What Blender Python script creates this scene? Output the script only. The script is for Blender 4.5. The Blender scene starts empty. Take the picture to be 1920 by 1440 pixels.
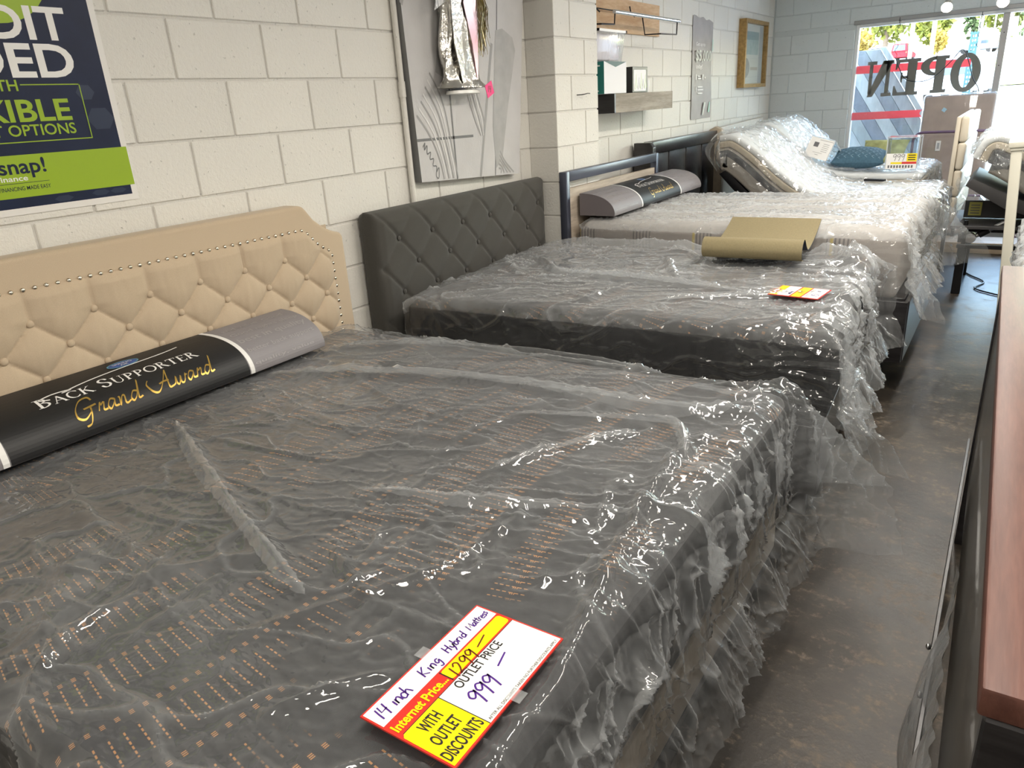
import bpy, bmesh, math, random
import numpy as np
from mathutils import Vector, Matrix, Euler

random.seed(7)
rng = np.random.default_rng(11)
scene = bpy.context.scene
COL = scene.collection

# ------------------------------------------------------------------ camera
cam_d = bpy.data.cameras.new('camera')
cam = bpy.data.objects.new('camera', cam_d); COL.objects.link(cam)
cam_d.sensor_fit = 'HORIZONTAL'; cam_d.sensor_width = 36.0
cam_d.lens = 1355.13 * 36.0 / 1920.0
cam_d.clip_start = 0.05; cam_d.clip_end = 400
cam.matrix_world = Matrix((
    (0.83211692, -0.14958042, 0.53404787, 2.52),
    (0.55123904, 0.32892429, -0.76677528, 0.0),
    (-0.06096674, 0.93243472, 0.35615803, 1.55),
    (0, 0, 0, 1)))
scene.camera = cam

# ------------------------------------------------------------------ world, sun, lights, exposure
w = bpy.data.worlds.new('world'); scene.world = w; w.use_nodes = True
wn = w.node_tree.nodes; wl = w.node_tree.links; wn.clear()
wo = wn.new('ShaderNodeOutputWorld'); bg = wn.new('ShaderNodeBackground')
sky = wn.new('ShaderNodeTexSky'); sky.sky_type = 'NISHITA'
sky.sun_disc = False; sky.sun_elevation = math.radians(48); sky.sun_rotation = math.radians(160)
sky.air_density = 1.5; sky.dust_density = 1.0; sky.ozone_density = 1.0
wl.new(sky.outputs[0], bg.inputs[0]); bg.inputs[1].default_value = 1.8
wl.new(bg.outputs[0], wo.inputs[0])

def add_light(name, kind, loc, rot, energy, color, **kw):
    d = bpy.data.lights.new(name, kind); d.energy = energy; d.color = color
    for k, v in kw.items(): setattr(d, k, v)
    o = bpy.data.objects.new(name, d); COL.objects.link(o); o.location = loc; o.rotation_euler = rot
    return o
sun_dir = Vector((0.35, 0.55, -0.85)).normalized()
sun = add_light('sun', 'SUN', (0, 0, 30), sun_dir.to_track_quat('-Z', 'Y').to_euler(), 7.0, (1.0, 0.95, 0.86), angle=0.01)
WARM = (1.0, 0.93, 0.83)
# ceiling fixtures of the shop (fluorescent troffers and track heads), hung just below the ceiling
for i, (lx, ly, e) in enumerate([(2.3, 1.1, 26), (2.3, 3.4, 26), (2.3, 5.8, 30),
                                 (4.0, 0.2, 24), (4.0, 3.2, 24), (4.0, 6.9, 30), (1.9, -1.4, 22)]):
    add_light('ceiling_lamp_light', 'AREA', (lx, ly, 2.66), (0, 0, 0), e, WARM, shape='RECTANGLE', size=0.25, size_y=1.2)
scene.view_settings.view_transform = 'Standard'
scene.view_settings.look = 'None'
scene.view_settings.exposure = 0.65
scene.view_settings.gamma = 1.0
scene.view_settings.use_curve_mapping = False
scene.cycles.transparent_max_bounces = 10
scene.cycles.max_bounces = 6
scene.cycles.diffuse_bounces = 3
scene.cycles.glossy_bounces = 3
scene.cycles.use_adaptive_sampling = True
scene.cycles.adaptive_threshold = 0.045
scene.cycles.use_denoising = True
scene.cycles.sample_clamp_indirect = 6.0

# ------------------------------------------------------------------ material helpers
MATS = {}
def nodes_of(name):
    m = bpy.data.materials.new(name); m.use_nodes = True
    nt = m.node_tree; b = nt.nodes['Principled BSDF']
    return m, nt, b
def c4(c): return (c[0], c[1], c[2], 1.0)
def mat(name, col, rough=0.6, metal=0.0, spec=0.5, noise=0.0, nscale=30.0, bump=0.0, bscale=120.0, bdist=0.002,
        stretch=(1, 1, 1), col2=None, emit=None, trans=0.0, coat=0.0, detail=4.0, sheen=0.0):
    if name in MATS: return MATS[name]
    m, nt, b = nodes_of(name); N = nt.nodes; L = nt.links
    b.inputs['Base Color'].default_value = c4(col); b.inputs['Roughness'].default_value = rough
    b.inputs['Metallic'].default_value = metal; b.inputs['Specular IOR Level'].default_value = spec
    b.inputs['Coat Weight'].default_value = coat; b.inputs['Sheen Weight'].default_value = sheen
    tc = N.new('ShaderNodeTexCoord'); mp = N.new('ShaderNodeMapping'); mp.inputs['Scale'].default_value = stretch
    L.new(tc.outputs['Object'], mp.inputs[0])
    if noise > 0 or col2:
        t = N.new('ShaderNodeTexNoise'); t.inputs['Scale'].default_value = nscale; t.inputs['Detail'].default_value = detail
        L.new(mp.outputs[0], t.inputs['Vector'])
        r = N.new('ShaderNodeValToRGB')
        a = col2 if col2 else tuple(max(0, x * (1 - noise)) for x in col)
        z = col if col2 else tuple(min(1, x * (1 + noise)) for x in col)
        r.color_ramp.elements[0].color = c4(a); r.color_ramp.elements[1].color = c4(z)
        r.color_ramp.elements[0].position = 0.3; r.color_ramp.elements[1].position = 0.7
        L.new(t.outputs[0], r.inputs[0]); L.new(r.outputs[0], b.inputs['Base Color'])
    if bump > 0:
        t = N.new('ShaderNodeTexNoise'); t.inputs['Scale'].default_value = bscale; t.inputs['Detail'].default_value = 3
        L.new(mp.outputs[0], t.inputs['Vector'])
        bp = N.new('ShaderNodeBump'); bp.inputs['Strength'].default_value = bump; bp.inputs['Distance'].default_value = bdist
        L.new(t.outputs[0], bp.inputs['Height']); L.new(bp.outputs[0], b.inputs['Normal'])
    if emit:
        b.inputs['Emission Color'].default_value = c4(emit[0]); b.inputs['Emission Strength'].default_value = emit[1]
    if trans: b.inputs['Transmission Weight'].default_value = trans
    MATS[name] = m
    return m

class NG:
    """tiny node-graph writer for maths"""
    def __init__(s, nt): s.nt = nt
    def m(s, op, a, b=0.0, c=0.0):
        n = s.nt.nodes.new('ShaderNodeMath'); n.operation = op
        for i, v in enumerate((a, b, c)):
            if isinstance(v, (int, float)): n.inputs[i].default_value = v
            else: s.nt.links.new(v, n.inputs[i])
        return n.outputs[0]
    def noise(s, vec, scale, detail=3.0, rough=0.5, dim='3D'):
        n = s.nt.nodes.new('ShaderNodeTexNoise'); n.noise_dimensions = dim; n.inputs['Scale'].default_value = scale
        n.inputs['Detail'].default_value = detail; n.inputs['Roughness'].default_value = rough
        s.nt.links.new(vec, n.inputs['Vector']); return n.outputs[0]
    def mapping(s, vec, scale=(1, 1, 1), rot=(0, 0, 0), loc=(0, 0, 0)):
        n = s.nt.nodes.new('ShaderNodeMapping'); n.inputs['Scale'].default_value = scale
        n.inputs['Rotation'].default_value = rot; n.inputs['Location'].default_value = loc
        s.nt.links.new(vec, n.inputs[0]); return n.outputs[0]
    def mix(s, f, a, b):
        n = s.nt.nodes.new('ShaderNodeMix'); n.data_type = 'RGBA'
        for sock, v in ((n.inputs[0], f), (n.inputs[6], a), (n.inputs[7], b)):
            if isinstance(v, tuple): sock.default_value = c4(v)
            elif isinstance(v, (int, float)): sock.default_value = v
            else: s.nt.links.new(v, sock)
        return n.outputs[2]
    def ramp(s, v, a, b):
        n = s.nt.nodes.new('ShaderNodeMapRange'); n.inputs[1].default_value = a; n.inputs[2].default_value = b
        n.interpolation_type = 'SMOOTHSTEP'
        s.nt.links.new(v, n.inputs[0]); return n.outputs[0]
    def obj(s):
        n = s.nt.nodes.new('ShaderNodeTexCoord'); return n.outputs['Object']
    def bump(s, h, strength, dist):
        n = s.nt.nodes.new('ShaderNodeBump'); n.inputs['Strength'].default_value = strength
        n.inputs['Distance'].default_value = dist; s.nt.links.new(h, n.inputs['Height']); return n.outputs[0]

def m_floor():
    m, nt, b = nodes_of('worn_concrete'); g = NG(nt); o = g.obj()
    big = g.noise(o, 1.3, 5, 0.6); st = g.noise(g.mapping(o, (1.5, 2.2, 1), (0, 0, 0.5)), 3.2, 8, 0.72)
    fine = g.noise(o, 38, 5, 0.7); spec = g.noise(o, 160, 2)
    f1 = g.ramp(g.m('ADD', g.m('MULTIPLY', big, 0.55), g.m('MULTIPLY', st, 0.45)), 0.40, 0.62)
    f2 = g.ramp(g.m('ADD', g.m('MULTIPLY', st, 0.55), g.m('MULTIPLY', fine, 0.45)), 0.51, 0.66)
    c = g.mix(f1, (0.026, 0.0215, 0.017), (0.060, 0.049, 0.038))
    c = g.mix(f2, c, (0.185, 0.145, 0.107))
    c = g.mix(g.ramp(spec, 0.64, 0.74), c, (0.03, 0.025, 0.022))
    b.inputs['Specular IOR Level'].default_value = 0.3
    nt.links.new(c, b.inputs['Base Color'])
    nt.links.new(g.m('ADD', 0.36, g.m('MULTIPLY', f2, 0.25)), b.inputs['Roughness'])
    nt.links.new(g.bump(g.m('ADD', fine, g.m('MULTIPLY', st, 0.6)), 0.25, 0.004), b.inputs['Normal'])
    return m

def m_block(name, col, tone=0.05):
    m, nt, b = nodes_of(name); g = NG(nt)
    o = g.nt.nodes.new('ShaderNodeNewGeometry').outputs['Position']
    oi = nt.nodes.new('ShaderNodeObjectInfo').outputs['Random']
    n1 = g.noise(o, 4.0, 4); n2 = g.noise(o, 70, 4, 0.6); n3 = g.noise(o, 190, 2); pit = g.noise(o, 55, 2, 0.4)
    v = g.m('ADD', g.m('MULTIPLY', n1, 0.5), g.m('MULTIPLY', oi, 0.5))
    c = g.mix(v, tuple(x * (1 - tone * 1.2) for x in col), tuple(min(1, x * (1 + tone)) for x in col))
    pf = g.ramp(pit, 0.70, 0.74)
    c = g.mix(g.m('MULTIPLY', pf, 0.35), c, tuple(x * 0.45 for x in col))
    nt.links.new(c, b.inputs['Base Color']); b.inputs['Roughness'].default_value = 0.55
    h = g.m('ADD', g.m('MULTIPLY', n2, 1.0), g.m('MULTIPLY', n3, 0.35))
    h = g.m('SUBTRACT', h, g.m('MULTIPLY', pf, 0.8))
    nt.links.new(g.bump(h, 0.55, 0.006), b.inputs['Normal'])
    return m

def schlick(g, nt, f0, normal=None):
    """reflectance of a thin sheet, the same from both sides"""
    lw = nt.nodes.new('ShaderNodeLayerWeight'); lw.inputs[0].default_value = 0.5
    if normal is not None: nt.links.new(normal, lw.inputs['Normal'])
    return g.m('ADD', f0, g.m('MULTIPLY', 1.0 - f0, g.m('POWER', lw.outputs['Facing'], 5.0))), lw.outputs['Facing']
def m_plastic(name, haze=0.10, tint=(0.90, 0.93, 0.95), rough=0.07, fscale=26, bumpd=0.004, crease=1.0):
    """thin polyethylene film: mostly see-through, a little milky, glossy, finely creased"""
    m = bpy.data.materials.new(name); m.use_nodes = True; nt = m.node_tree; N = nt.nodes; L = nt.links; N.clear()
    g = NG(nt); o = g.obj()
    out = N.new('ShaderNodeOutputMaterial')
    tr = N.new('ShaderNodeBsdfTransparent'); tr.inputs[0].default_value = (0.97, 0.975, 0.98, 1)
    df = N.new('ShaderNodeBsdfDiffuse'); df.inputs[0].default_value = c4(tint)
    tl = N.new('ShaderNodeBsdfTranslucent'); tl.inputs[0].default_value = c4(tint)
    gl = N.new('ShaderNodeBsdfGlossy'); gl.inputs['Roughness'].default_value = rough; gl.inputs[0].default_value = (1, 1, 1, 1)
    at_ = nt.nodes.new('ShaderNodeAttribute'); at_.attribute_name = 'crease'
    n1 = g.noise(g.mapping(o, (1, 2.2, 1), (0, 0, 0.5)), fscale, 1, 0.55, '2D')
    bmp = g.bump(n1, 0.35 * crease, bumpd)
    for s in (gl, df): L.new(bmp, s.inputs['Normal'])
    fr, fac_ = schlick(g, nt, .055, bmp)
    fac = g.m('ADD', g.m('MULTIPLY', g.m('ADD', haze, g.m('MULTIPLY', g.m('POWER', fac_, 3.0), haze * 2.5)),
              g.m('ADD', 0.5, g.m('MULTIPLY', n1, 1.0))), g.m('MULTIPLY', at_.outputs['Fac'], haze * 1.9))
    md = N.new('ShaderNodeMixShader'); md.inputs[0].default_value = 0.4; L.new(df.outputs[0], md.inputs[1]); L.new(tl.outputs[0], md.inputs[2])
    mx = N.new('ShaderNodeMixShader'); L.new(fac, mx.inputs[0]); L.new(tr.outputs[0], mx.inputs[1]); L.new(md.outputs[0], mx.inputs[2])
    mg = N.new('ShaderNodeMixShader'); L.new(fr, mg.inputs[0]); L.new(mx.outputs[0], mg.inputs[1]); L.new(gl.outputs[0], mg.inputs[2])
    L.new(mg.outputs[0], out.inputs[0])
    return m

def m_clear(name, tint=(0.97, 0.985, 0.985), f0=.04):
    m = bpy.data.materials.new(name); m.use_nodes = True; nt = m.node_tree; N = nt.nodes; L = nt.links; N.clear(); g = NG(nt)
    out = N.new('ShaderNodeOutputMaterial'); tr = N.new('ShaderNodeBsdfTransparent'); tr.inputs[0].default_value = c4(tint)
    gl = N.new('ShaderNodeBsdfGlossy'); gl.inputs['Roughness'].default_value = 0.02
    fr, _ = schlick(g, nt, f0)
    mg = N.new('ShaderNodeMixShader'); L.new(fr, mg.inputs[0]); L.new(tr.outputs[0], mg.inputs[1]); L.new(gl.outputs[0], mg.inputs[2])
    L.new(mg.outputs[0], out.inputs[0]); return m
def m_film_tape(name, col):
    """coloured tape with daylight glowing through it"""
    m = bpy.data.materials.new(name); m.use_nodes = True; nt = m.node_tree; N = nt.nodes; L = nt.links; N.clear()
    out = N.new('ShaderNodeOutputMaterial'); a = N.new('ShaderNodeBsdfDiffuse'); b = N.new('ShaderNodeBsdfTranslucent')
    a.inputs[0].default_value = c4(col); b.inputs[0].default_value = c4(col)
    mx = N.new('ShaderNodeMixShader'); mx.inputs[0].default_value = .5; L.new(a.outputs[0], mx.inputs[1]); L.new(b.outputs[0], mx.inputs[2]); L.new(mx.outputs[0], out.inputs[0]); return m

def m_dash_fabric(name, base, dash, amount=1.0, cell=0.62):
    """dark knit with woven copper dashes set in radiating arcs"""
    m, nt, b = nodes_of(name); g = NG(nt); o = g.obj()
    sx = nt.nodes.new('ShaderNodeSeparateXYZ'); nt.links.new(o, sx.inputs[0]); X, Y = sx.outputs[0], sx.outputs[1]
    # two families of wide arcs, swapped along a wavy line
    wv_ = g.m('GREATER_THAN', g.m('ADD', Y, g.m('MULTIPLY', g.m('SINE', g.m('MULTIPLY', X, 4.0)), .18)), cell)
    fx = g.m('SUBTRACT', X, g.m('ADD', -1.3, g.m('MULTIPLY', wv_, 5.2))); fy = g.m('SUBTRACT', Y, g.m('ADD', 0.62, g.m('MULTIPLY', wv_, .5)))
    r = g.m('SQRT', g.m('ADD', g.m('MULTIPLY', fx, fx), g.m('MULTIPLY', fy, fy)))
    a = g.m('MULTIPLY', g.m('ARCTAN2', fy, fx), 9.5)
    row = g.m('LESS_THAN', g.m('FRACT', g.m('MULTIPLY', a, 13.0)), 0.13)
    dsh = g.m('LESS_THAN', g.m('FRACT', g.m('DIVIDE', r, 0.0125)), 0.62)
    band = g.m('LESS_THAN', g.m('FRACT', g.m('DIVIDE', r, 0.17)), 0.42)
    sq = g.m('MULTIPLY', g.m('LESS_THAN', g.m('FRACT', g.m('ADD', g.m('DIVIDE', r, 0.15), 0.12)), 0.08), g.m('LESS_THAN', g.m('FRACT', g.m('MULTIPLY', a, 13.0)), 0.34))
    strp = g.m('LESS_THAN', g.m('FRACT', g.m('DIVIDE', r, 0.004)), 0.55)
    f = g.m('MAXIMUM', g.m('MULTIPLY', g.m('MULTIPLY', row, dsh), band), g.m('MULTIPLY', sq, strp))
    msk = g.ramp(g.noise(o, 2.6, 2), 0.44, 0.50)
    f = g.m('MULTIPLY', g.m('MULTIPLY', f, msk), amount)
    kn = g.noise(o, 500, 2)
    c = g.mix(f, g.mix(kn, tuple(x * 0.75 for x in base), tuple(x * 1.3 for x in base)), dash)
    nt.links.new(c, b.inputs['Base Color']); b.inputs['Roughness'].default_value = 0.85
    b.inputs['Sheen Weight'].default_value = 0.2
    nt.links.new(g.bump(g.noise(o, 14, 3), 0.4, 0.02), b.inputs['Normal'])
    return m

def m_wood(name, c1, c2, scale=(1, 12, 12), rough=0.4, coat=0.2, sc=3.0):
    m, nt, b = nodes_of(name); g = NG(nt); o = g.mapping(g.obj(), scale)
    n = g.noise(o, sc, 6, 0.6); n2 = g.noise(o, sc * 7, 3)
    f = g.m('ADD', g.m('MULTIPLY', n, 0.75), g.m('MULTIPLY', n2, 0.25))
    nt.links.new(g.mix(g.ramp(f, 0.35, 0.65), c1, c2), b.inputs['Base Color'])
    b.inputs['Roughness'].default_value = rough; b.inputs['Coat Weight'].default_value = coat
    nt.links.new(g.bump(n2, 0.15, 0.002), b.inputs['Normal'])
    return m

def m_weave(name, col, scale=420, rough=0.85, var=0.12):
    m, nt, b = nodes_of(name); g = NG(nt); o = g.obj()
    n1 = g.noise(g.mapping(o, (1, 1, 8)), scale, 2); n2 = g.noise(g.mapping(o, (1, 8, 1)), scale, 2)
    f = g.m('MULTIPLY', g.m('ADD', n1, n2), 0.5)
    nt.links.new(g.mix(g.ramp(f, 0.35, 0.65), tuple(x * (1 - var) for x in col), tuple(min(1, x * (1 + var)) for x in col)), b.inputs['Base Color'])
    b.inputs['Roughness'].default_value = rough; b.inputs['Sheen Weight'].default_value = 0.15
    nt.links.new(g.bump(f, 0.3, 0.001), b.inputs['Normal'])
    return m

# ------------------------------------------------------------------ object helpers
def tag(o, label=None, cat=None, group=None, kind=None):
    if label: o['label'] = label
    if cat: o['category'] = cat
    if group: o['group'] = group
    if kind: o['kind'] = kind
    return o
def empty(name, loc=(0, 0, 0), rz=0.0, label=None, cat=None, group=None):
    o = bpy.data.objects.new(name, None); COL.objects.link(o); o.location = loc; o.rotation_euler = (0, 0, rz)
    o.empty_display_size = 0.1
    return tag(o, label, cat, group)
def link(name, me, m=None, parent=None):
    o = bpy.data.objects.new(name, me); COL.objects.link(o)
    if m is not None and not me.materials: me.materials.append(m)
    if parent is not None:
        o.parent = parent
    return o
def mesh_from(verts, faces, smooth=False):
    me = bpy.data.meshes.new('mesh'); me.from_pydata([tuple(v) for v in verts], [], [tuple(f) for f in faces]); me.update()
    if smooth: me.polygons.foreach_set('use_smooth', [True] * len(me.polygons))
    return me
def mesh_bm(bm, smooth=False, angle=None):
    me = bpy.data.meshes.new('mesh'); bm.normal_update(); bm.to_mesh(me); bm.free()
    if smooth: me.polygons.foreach_set('use_smooth', [True] * len(me.polygons))
    if smooth and angle: me.set_sharp_from_angle(angle=angle)
    return me
def bm_box(bm, lo, hi, M=None):
    vs = []
    for z in (lo[2], hi[2]):
        for y in (lo[1], hi[1]):
            for x in (lo[0], hi[0]):
                v = Vector((x, y, z)); vs.append(bm.verts.new(M @ v if M else v))
    for f in ((0, 2, 3, 1), (4, 5, 7, 6), (0, 1, 5, 4), (2, 6, 7, 3), (0, 4, 6, 2), (1, 3, 7, 5)):
        bm.faces.new([vs[i] for i in f])
    return vs
def box(name, lo, hi, m, parent=None, bev=0.0, seg=2, M=None, smooth=None):
    bm = bmesh.new(); bm_box(bm, lo, hi, M)
    if bev > 0: bmesh.ops.bevel(bm, geom=bm.edges[:], offset=bev, segments=seg, profile=0.5, affect='EDGES')
    sm = (bev > 0 and seg > 1) if smooth is None else smooth
    return link(name, mesh_bm(bm, sm, 0.7 if sm else None), m, parent)
def prism(name, poly, axis, a, b, m, parent=None, bev=0.0, seg=2, smooth=False):
    """extrude a 2D polygon along axis between a and b; poly in the two other axes in order"""
    bm = bmesh.new(); oth = [i for i in range(3) if i != axis]
    def mk(p, h):
        v = [0, 0, 0]; v[oth[0]] = p[0]; v[oth[1]] = p[1]; v[axis] = h; return bm.verts.new(v)
    A = [mk(p, a) for p in poly]; B = [mk(p, b) for p in poly]; n = len(poly)
    bm.faces.new(A); bm.faces.new(B[::-1])
    for i in range(n): bm.faces.new([A[i], B[i], B[(i + 1) % n], A[(i + 1) % n]])
    bmesh.ops.recalc_face_normals(bm, faces=bm.faces[:])
    if bev > 0:
        bmesh.ops.bevel(bm, geom=[e for e in bm.edges if len(e.link_faces) == 2 and e.calc_face_angle() > 0.6], offset=bev, segments=seg, profile=0.5, affect='EDGES')
    bmesh.ops.triangulate(bm, faces=[f for f in bm.faces if len(f.verts) > 4])
    return link(name, mesh_bm(bm, smooth or bev > 0, 0.7), m, parent)
def bm_tube(bm, pts, r, n=8, caps=True):
    pts = [Vector(p) for p in pts]; rings = []
    up = Vector((0, 0, 1))
    prev = None
    for i, p in enumerate(pts):
        d = (pts[min(i + 1, len(pts) - 1)] - pts[max(i - 1, 0)]).normalized()
        if prev is None:
            a = d.cross(up)
            if a.length < 1e-3: a = d.cross(Vector((1, 0, 0)))
            a.normalize()
        else:
            a = (prev - d * prev.dot(d))
            if a.length < 1e-4: a = d.cross(up)
            a.normalize()
        prev = a; b = d.cross(a)
        rr = r[i] if isinstance(r, (list, tuple)) else r
        rings.append([bm.verts.new(p + (a * math.cos(t) + b * math.sin(t)) * rr) for t in [2 * math.pi * k / n for k in range(n)]])
    for i in range(len(rings) - 1):
        for k in range(n):
            bm.faces.new([rings[i][k], rings[i][(k + 1) % n], rings[i + 1][(k + 1) % n], rings[i + 1][k]])
    if caps: bm.faces.new(rings[0][::-1]); bm.faces.new(rings[-1])
def tube(name, pts, r, m, parent=None, n=8):
    bm = bmesh.new(); bm_tube(bm, pts, r, n); bmesh.ops.recalc_face_normals(bm, faces=bm.faces[:])
    return link(name, mesh_bm(bm, True, 0.9), m, parent)
def lathe(name, prof, m, parent=None, n=20, M=None):
    bm = bmesh.new(); rings = []
    for (r, z) in prof:
        rings.append([bm.verts.new((r * math.cos(2 * math.pi * k / n), r * math.sin(2 * math.pi * k / n), z)) for k in range(n)])
    for i in range(len(rings) - 1):
        for k in range(n): bm.faces.new([rings[i][k], rings[i][(k + 1) % n], rings[i + 1][(k + 1) % n], rings[i + 1][k]])
    bm.faces.new(rings[0][::-1]); bm.faces.new(rings[-1])
    if M: bmesh.ops.transform(bm, matrix=M, verts=bm.verts[:])
    bmesh.ops.recalc_face_normals(bm, faces=bm.faces[:])
    return link(name, mesh_bm(bm, True, 0.8), m, parent)
def grid_mesh(P, smooth=True):
    """P: array (nu,nv,3)"""
    nu, nv = P.shape[:2]
    idx = np.arange(nu * nv).reshape(nu, nv)
    F = np.stack([idx[:-1, :-1], idx[1:, :-1], idx[1:, 1:], idx[:-1, 1:]], -1).reshape(-1, 4)
    me = bpy.data.meshes.new('mesh')
    me.vertices.add(nu * nv); me.vertices.foreach_set('co', P.reshape(-1).astype(np.float32))
    n = len(F); me.loops.add(n * 4); me.loops.foreach_set('vertex_index', F.reshape(-1).astype(np.int32))
    me.polygons.add(n); me.polygons.foreach_set('loop_start', np.arange(0, n * 4, 4, dtype=np.int32))
    me.polygons.foreach_set('loop_total', np.full(n, 4, dtype=np.int32))
    if smooth: me.polygons.foreach_set('use_smooth', np.ones(n, dtype=bool))
    me.update(calc_edges=True); me.validate()
    return me
def resample_closed(poly, step):
    out = []
    for i in range(len(poly)):
        a = Vector(poly[i]); b = Vector(poly[(i + 1) % len(poly)]); n = max(1, int((b - a).length / step))
        for k in range(n): out.append(tuple(a.lerp(b, k / n)))
    return out

# numpy gradient noise ------------------------------------------------
_perm = rng.permutation(4096); _ang = rng.random(4096) * 2 * np.pi
def pn(x, y, seed=0):
    xi = np.floor(x).astype(np.int64); yi = np.floor(y).astype(np.int64); xf = x - xi; yf = y - yi
    def gr(ix, iy, dx, dy):
        h = _perm[(_perm[(ix + seed * 131) & 4095] + iy) & 4095]; a = _ang[h]
        return np.cos(a) * dx + np.sin(a) * dy
    u = xf * xf * xf * (xf * (xf * 6 - 15) + 10); v = yf * yf * yf * (yf * (yf * 6 - 15) + 10)
    n00 = gr(xi, yi, xf, yf); n10 = gr(xi + 1, yi, xf - 1, yf); n01 = gr(xi, yi + 1, xf, yf - 1); n11 = gr(xi + 1, yi + 1, xf - 1, yf - 1)
    return ((n00 * (1 - u) + n10 * u) * (1 - v) + (n01 * (1 - u) + n11 * u) * v) * 1.4
def fbm(x, y, seed=0, o=3):
    r = 0; a = 1.0
    for k in range(o): r = r + a * pn(x * 2 ** k, y * 2 ** k, seed + k); a *= 0.5
    return r
def ridge(x, y, seed=0, sharp=3.0):
    return (1 - np.clip(np.abs(pn(x, y, seed)) * 1.6, 0, 1)) ** sharp
def sstep(a, b, x):
    t = np.clip((x - a) / (b - a), 0, 1); return t * t * (3 - 2 * t)
def seg_fold(s, t, pts, h, wdt):
    """height of a raised pleat along a polyline"""
    H = np.zeros_like(s); best = np.full_like(s, 9.0); al = np.zeros_like(s); tot = 0
    Ls = [math.dist(pts[i], pts[i + 1]) for i in range(len(pts) - 1)]; T = sum(Ls)
    for i in range(len(pts) - 1):
        ax, ay = pts[i]; bx, by = pts[i + 1]; dx, dy = bx - ax, by - ay; L2 = dx * dx + dy * dy
        k = np.clip(((s - ax) * dx + (t - ay) * dy) / L2, 0, 1)
        d = np.hypot(s - ax - k * dx, t - ay - k * dy)
        m = d < best; best = np.where(m, d, best); al = np.where(m, (tot + k * Ls[i]) / T, al); tot += Ls[i]
    prof = np.clip(np.minimum(al, 1 - al) * 6, 0, 1) ** 0.7
    return h * prof * np.exp(-(best / wdt) ** 2)

# ------------------------------------------------------------------ lettering
def pmap(o, ud, vd, lift=0.0006):
    o = Vector(o); ud = Vector(ud).normalized(); vd = Vector(vd).normalized(); n = ud.cross(vd)
    return lambda u, v, l=0.0: o + ud * u + vd * v + n * (lift + l)
_tcache = {}
def font_geo(s, bold):
    k = (s, bold)
    if k not in _tcache:
        cu = bpy.data.curves.new('t', 'FONT'); cu.body = s; cu.size = 1.0; cu.offset = bold; cu.resolution_u = 4
        ob = bpy.data.objects.new('t', cu); COL.objects.link(ob)
        me = bpy.data.meshes.new_from_object(ob)
        V = np.array([v.co[:2] for v in me.vertices]); F = [tuple(p.vertices) for p in me.polygons]
        bpy.data.objects.remove(ob); bpy.data.meshes.remove(me)
        _tcache[k] = (V, F)
    return _tcache[k]
def text(s, mapf, u, v, h, m, parent, width=None, bold=0.0, align='l', cuts=None, name='lettering', lift=0.0, cap=0.69, shear=0.0):
    """print a line of text; (u,v) = left (or centre/right) of the baseline, h = cap height"""
    V, F = font_geo(s, bold); V = V.copy(); sc = h / cap; x0 = V[:, 0].min(); x1 = V[:, 0].max()
    sx = sc if width is None else width / (x1 - x0); wd = (x1 - x0) * sx
    off = {'l': 0, 'c': -wd / 2, 'r': -wd}[align]
    U = (V[:, 0] - x0) * sx + off + u + shear * V[:, 1] * sc; W = V[:, 1] * sc + v
    return flat(name, list(zip(U, W)), F, mapf, m, parent, cuts, lift)
def flat(name, pts, faces, mapf, m, parent, cuts=None, lift=0.0):
    bm = bmesh.new(); vs = [bm.verts.new((p[0], p[1], 0)) for p in pts]
    for f in faces:
        try: bm.faces.new([vs[i] for i in f])
        except ValueError: pass
    if cuts:
        for c in cuts:
            bmesh.ops.bisect_plane(bm, geom=bm.verts[:] + bm.edges[:] + bm.faces[:], plane_co=(0, c, 0), plane_no=(0, 1, 0))
    for v_ in bm.verts: v_.co = mapf(v_.co.x, v_.co.y, lift)
    return link(name, mesh_bm(bm), m, parent)
def rect(name, mapf, u0, v0, u1, v1, m, parent, lift=0.0, cuts=None, rad=0.0):
    if rad > 0:
        pts = []
        for cx, cy, a0 in ((u1 - rad, v1 - rad, 0), (u0 + rad, v1 - rad, 90), (u0 + rad, v0 + rad, 180), (u1 - rad, v0 + rad, 270)):
            for k in range(5):
                a = math.radians(a0 + 22.5 * k); pts.append((cx + rad * math.cos(a), cy + rad * math.sin(a)))
    else: pts = [(u0, v0), (u1, v0), (u1, v1), (u0, v1)]
    return flat(name, pts, [tuple(range(len(pts)))], mapf, m, parent, cuts, lift)
def catmull(P, n=6):
    if len(P) < 3: return list(P)
    out = []; Q = [P[0]] + list(P) + [P[-1]]
    for i in range(1, len(Q) - 2):
        p0, p1, p2, p3 = [np.array(q) for q in Q[i - 1:i + 3]]
        for k in range(n):
            t = k / n; out.append(tuple(0.5 * ((2 * p1) + (-p0 + p2) * t + (2 * p0 - 5 * p1 + 4 * p2 - p3) * t * t + (-p0 + 3 * p1 - 3 * p2 + p3) * t ** 3)))
    out.append(tuple(P[-1])); return out
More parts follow.
